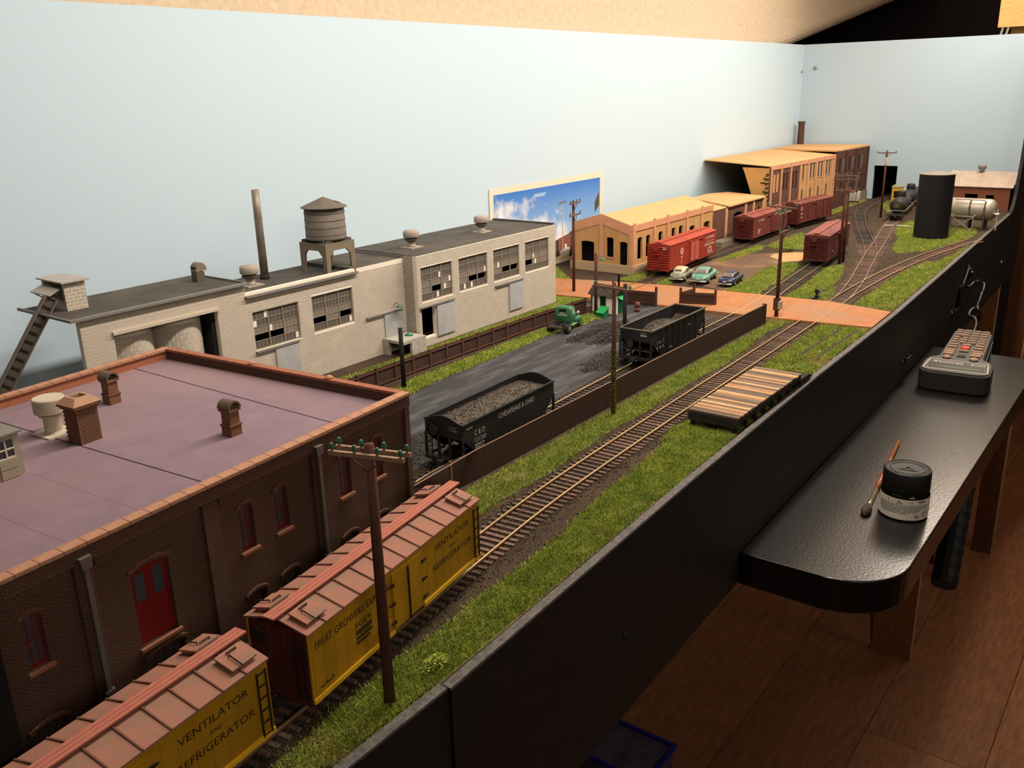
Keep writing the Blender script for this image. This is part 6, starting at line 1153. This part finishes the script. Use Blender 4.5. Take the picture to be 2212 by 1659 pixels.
def green_truck():
    g = mat('truck_green', (56, 110, 74), .5, (38, 92, 58), 60, spec=.4); bk = mat('chassis_black', (34, 32, 32), .7); ty = mat('truck_tyre', (32, 30, 30), .85, (48, 44, 42), 200); gl = mat('truck_glass', (160, 170, 160), .15); wh = mat('truck_white', (206, 200, 186), .7)
    t = thing('green_truck', 'green vintage truck cab on a bare black chassis in the coal yard', 'truck', (812, 547, .4), 10)
    for s in (-1, 1): MB().box(-24, s*4.6-.9, 8, 22, s*4.6+.9, 10.4).build('chassis_rail', bk, t)
    for x in (-23.5, -14, -4): MB().box(x-.8, -3.7, 8.2, x+.8, 3.7, 10.2).build('cross_member', bk, t)
    MB().box(-25.4, -7, 7.6, -24.1, 7, 10.2).build('rear_beam', mat('beam_grey', (92, 88, 84), .6), t); MB().box(-15.6, -12, 3.8, -13.8, 12, 5.8).build('rear_axle', bk, t)
    for s in (-1, 1):
        for k in (8.6, 11.6): wheel(t, -14.7, s*k, 5.2, 2.6, ty, mat('truck_hub', (108, 112, 96), .6))
        wheel(t, 20, s*9.4, 5.0, 2.6, ty, mat('green_hub', (70, 124, 90), .5)); MB().lathe([(1, -.4), (1, .4)], 10, (-25.6, s*8, 8.6), 'x').build('tail_light', mat('lamp_orange', (168, 70, 40), .5), t)
    c = MB().add(*loft([(-4.6, 9.4, 8, 25.4), (-4.2, 10, 7.6, 26.2), (2, 10.2, 7.4, 27), (7, 10, 7.4, 26.4), (9.4, 9.4, 8, 19)], 20, 5.0)).build('cab', g, t, smooth=True)
    MB().add(*loft([(8.5, 6.4, 9, 18.6), (14, 6.0, 9, 18.2), (22, 4.8, 8.6, 17), (25, 3.6, 9, 14.6)], 16, 2.8)).build('bonnet', g, t, smooth=True)
    for s in (-1, 1):
        MB().lathe([(.1, -1), (.55, -.84), (.84, -.54), (1, 0), (.84, .54), (.55, .84), (.1, 1)], 14).xf(Matrix.Translation((18.5, s*8.4, 8.6)) @ Matrix.Diagonal((9.4, 3.4, 4.4, 1))).build('front_fender', g, t, smooth=True); MB().box(-2, s*9.6-1.6, 5.6, 12, s*9.6+1.6, 6.6).build('running_board', mat('board_green', (112, 146, 112), .5), t); MB().prism([(0, 18), (5.6, 18), (5.0, 23.4), (.4, 24)], s*10.0-.25, s*10.0+.35, 'y').build('side_window', gl, t); MB().lathe([(1.4, -.8), (1.8, .8)], 12, (24.6, s*6, 14.6), 'x').build('head_light', mat('lamp_glass', (196, 190, 168), .2), t)
    MB().box(-5.0, -4.4, 21.4, -4.65, 4.4, 24.6).build('rear_window', mat('rear_slit', (26, 40, 34), .2), c); text('#', 'lettering', wh, t, (-5.15, 3, 19.2), ENDM, 6, 1.3); text('#', 'lettering', wh, t, (-5.15, 6, 17), ENDM, 12, 1.3)
green_truck()

# ---------------------------------------------------------------- tanks and small things at the far end
def far_things():
    bk = mat('tank_black', (22, 21, 21), .6, (18, 17, 17), 60); gy = mat('tank_top', (120, 113, 104), .7)
    t = thing('storage_tank', 'tall plain black cylindrical storage tank with a shallow cone top', 'tank', (1650, 358, 0)); MB().lathe([(27.5, 0), (27.5, 105), (26.8, 106)], 40).build('shell', bk, t, smooth=False); MB().lathe([(27.6, 105.6), (27.6, 106.4), (.2, 111)], 40).build('cone_top', gy, t)
    MB().lathe([(28, 0), (28, 1.2)], 40).build('base_ring', bk, t)
    sv = mat('aluminium_paint', (176, 166, 150), .45, (160, 150, 136), 40, metal=.45); dk = mat('saddle_dark', (74, 68, 62), .7); wh = mat('ladder_white', (226, 220, 206), .5)
    t = thing('silver_tank', 'silver horizontal tank with dark saddles and a cross-braced frame behind the black tank', 'tank', (1784, 330, 0)); MB().lathe([(.1, -46), (12, -45), (17, -41), (19, -36), (19, 36), (17, 41), (12, 45), (.1, 46)], 32, (0, 0, 34), 'y').build('shell', sv, t, smooth=True)
    for y in (-30, -6, 30): MB().prism([(-20, 0), (20, 0), (20, 40)]+[(19.8*math.cos(math.radians(a)), 34+19.8*math.sin(math.radians(a))) for a in (17, 50, 90, 130, 163)]+[(-20, 40)], y-1.4, y+1.4, 'y').build('saddle', dk, t)
    for y0, y1 in ((-30, -6), (-6, 18)): MB().box(-19.8, y0, 51.5, -16, y1, 53).build('walkway_plank', sv, t)
    f = part('brace_frame', t, (-42, 0, 0)); fm = mat('frame_grey', (150, 138, 124), .6)
    for a, b in (((0, 18, 1), (0, 18, 26)), ((0, -18, 1), (0, -18, 26)), ((0, -18, 26), (0, 18, 26)), ((0, -18, 1), (0, 18, 1)), ((0, -18, 1.5), (0, 18, 25.5)), ((0, 18, 1.5), (0, -18, 25.5))): MB().bar(a, b, 1.4, 1.4).build('frame_bar', fm, f)
    for y in (-18, 18): MB().bar((0, y, 26), (30, y, 26), 1.4, 1.4).build('frame_bar', fm, f)
    ladder(t, -8, -50, 0, 36, wh, 6, 7, 'x', 'ladder'); MB().box(-14, -52, 28, 0, -46, 29).build('ladder_landing', wh, t)
    p = thing('water_pipe', 'thin white pipe with a blue valve wheel lying beside the far track', 'pipe', (1732, 440, 0)); MB().tube([(-2, 18, .8), (0, 16, 3), (2, 10, 3.2), (6, -14, 3.2), (8, -28, 3)], 1.0, 8).build('pipe', mat('pipe_white', (206, 196, 178), .5), p, smooth=True); MB().lathe([(1.2, 3), (1.2, 5), (2.8, 5.2), (2.8, 6)], 12, (4, -2, 0)).build('valve_wheel', mat('valve_blue', (110, 140, 170), .5), p)
    # leafy clump at the near fascia
    b = thing('leafy_clump', 'bright yellow-green leafy clump beside the nearest telegraph pole', 'plant', (262, 252, 0)); n = 420; V, F = [], []; lm = mat('clump_leaf', (170, 178, 66), .8, (112, 132, 44), 500)
    for k in range(n):
        a, e, r = random.uniform(0, 6.283), random.uniform(0, 1.3), random.uniform(.4, 1); c = Vector((9*r*math.cos(a)*math.cos(e), 4.6*r*math.sin(a)*math.cos(e), 5.2*r*math.sin(e)+.6)); u = Vector((random.uniform(-1, 1), random.uniform(-1, 1), random.uniform(-.4, .8))).normalized()*.9; v = u.cross(Vector((random.uniform(-1, 1), random.uniform(-1, 1), 1))).normalized()*.55; i = len(V); V += [c-u, c+v, c+u, c-v]; F.append((i, i+1, i+2, i+3))
    tag(MB().add(V, F).build('leaves', lm, b), kind='stuff'); MB().tube([(-6, 0, 0), (0, 0, 2.4), (6, 1, 0)], .5, 6).build('stem', mat('stem_brown', (96, 78, 44), .9), b)
    w = thing('weed_tuft', 'dark green weed tuft beside the dark red boxcar', 'plant', (1405, 512, 0)); V, F = [], []
    for k in range(160):
        c = Vector((random.gauss(0, 7), random.gauss(0, 5), random.uniform(.6, 4.6))); u = Vector((random.uniform(-1, 1), random.uniform(-1, 1), random.uniform(-.2, .8))).normalized()*1.4; v = u.cross(Vector((0.3, .2, 1))).normalized()*.9; i = len(V); V += [c-u, c+v, c+u, c-v]; F.append((i, i+1, i+2, i+3))
    tag(MB().add(V, F).build('leaves', mat('weed_leaf', (74, 96, 40), .85, (54, 72, 32), 400), w), kind='stuff')
far_things()
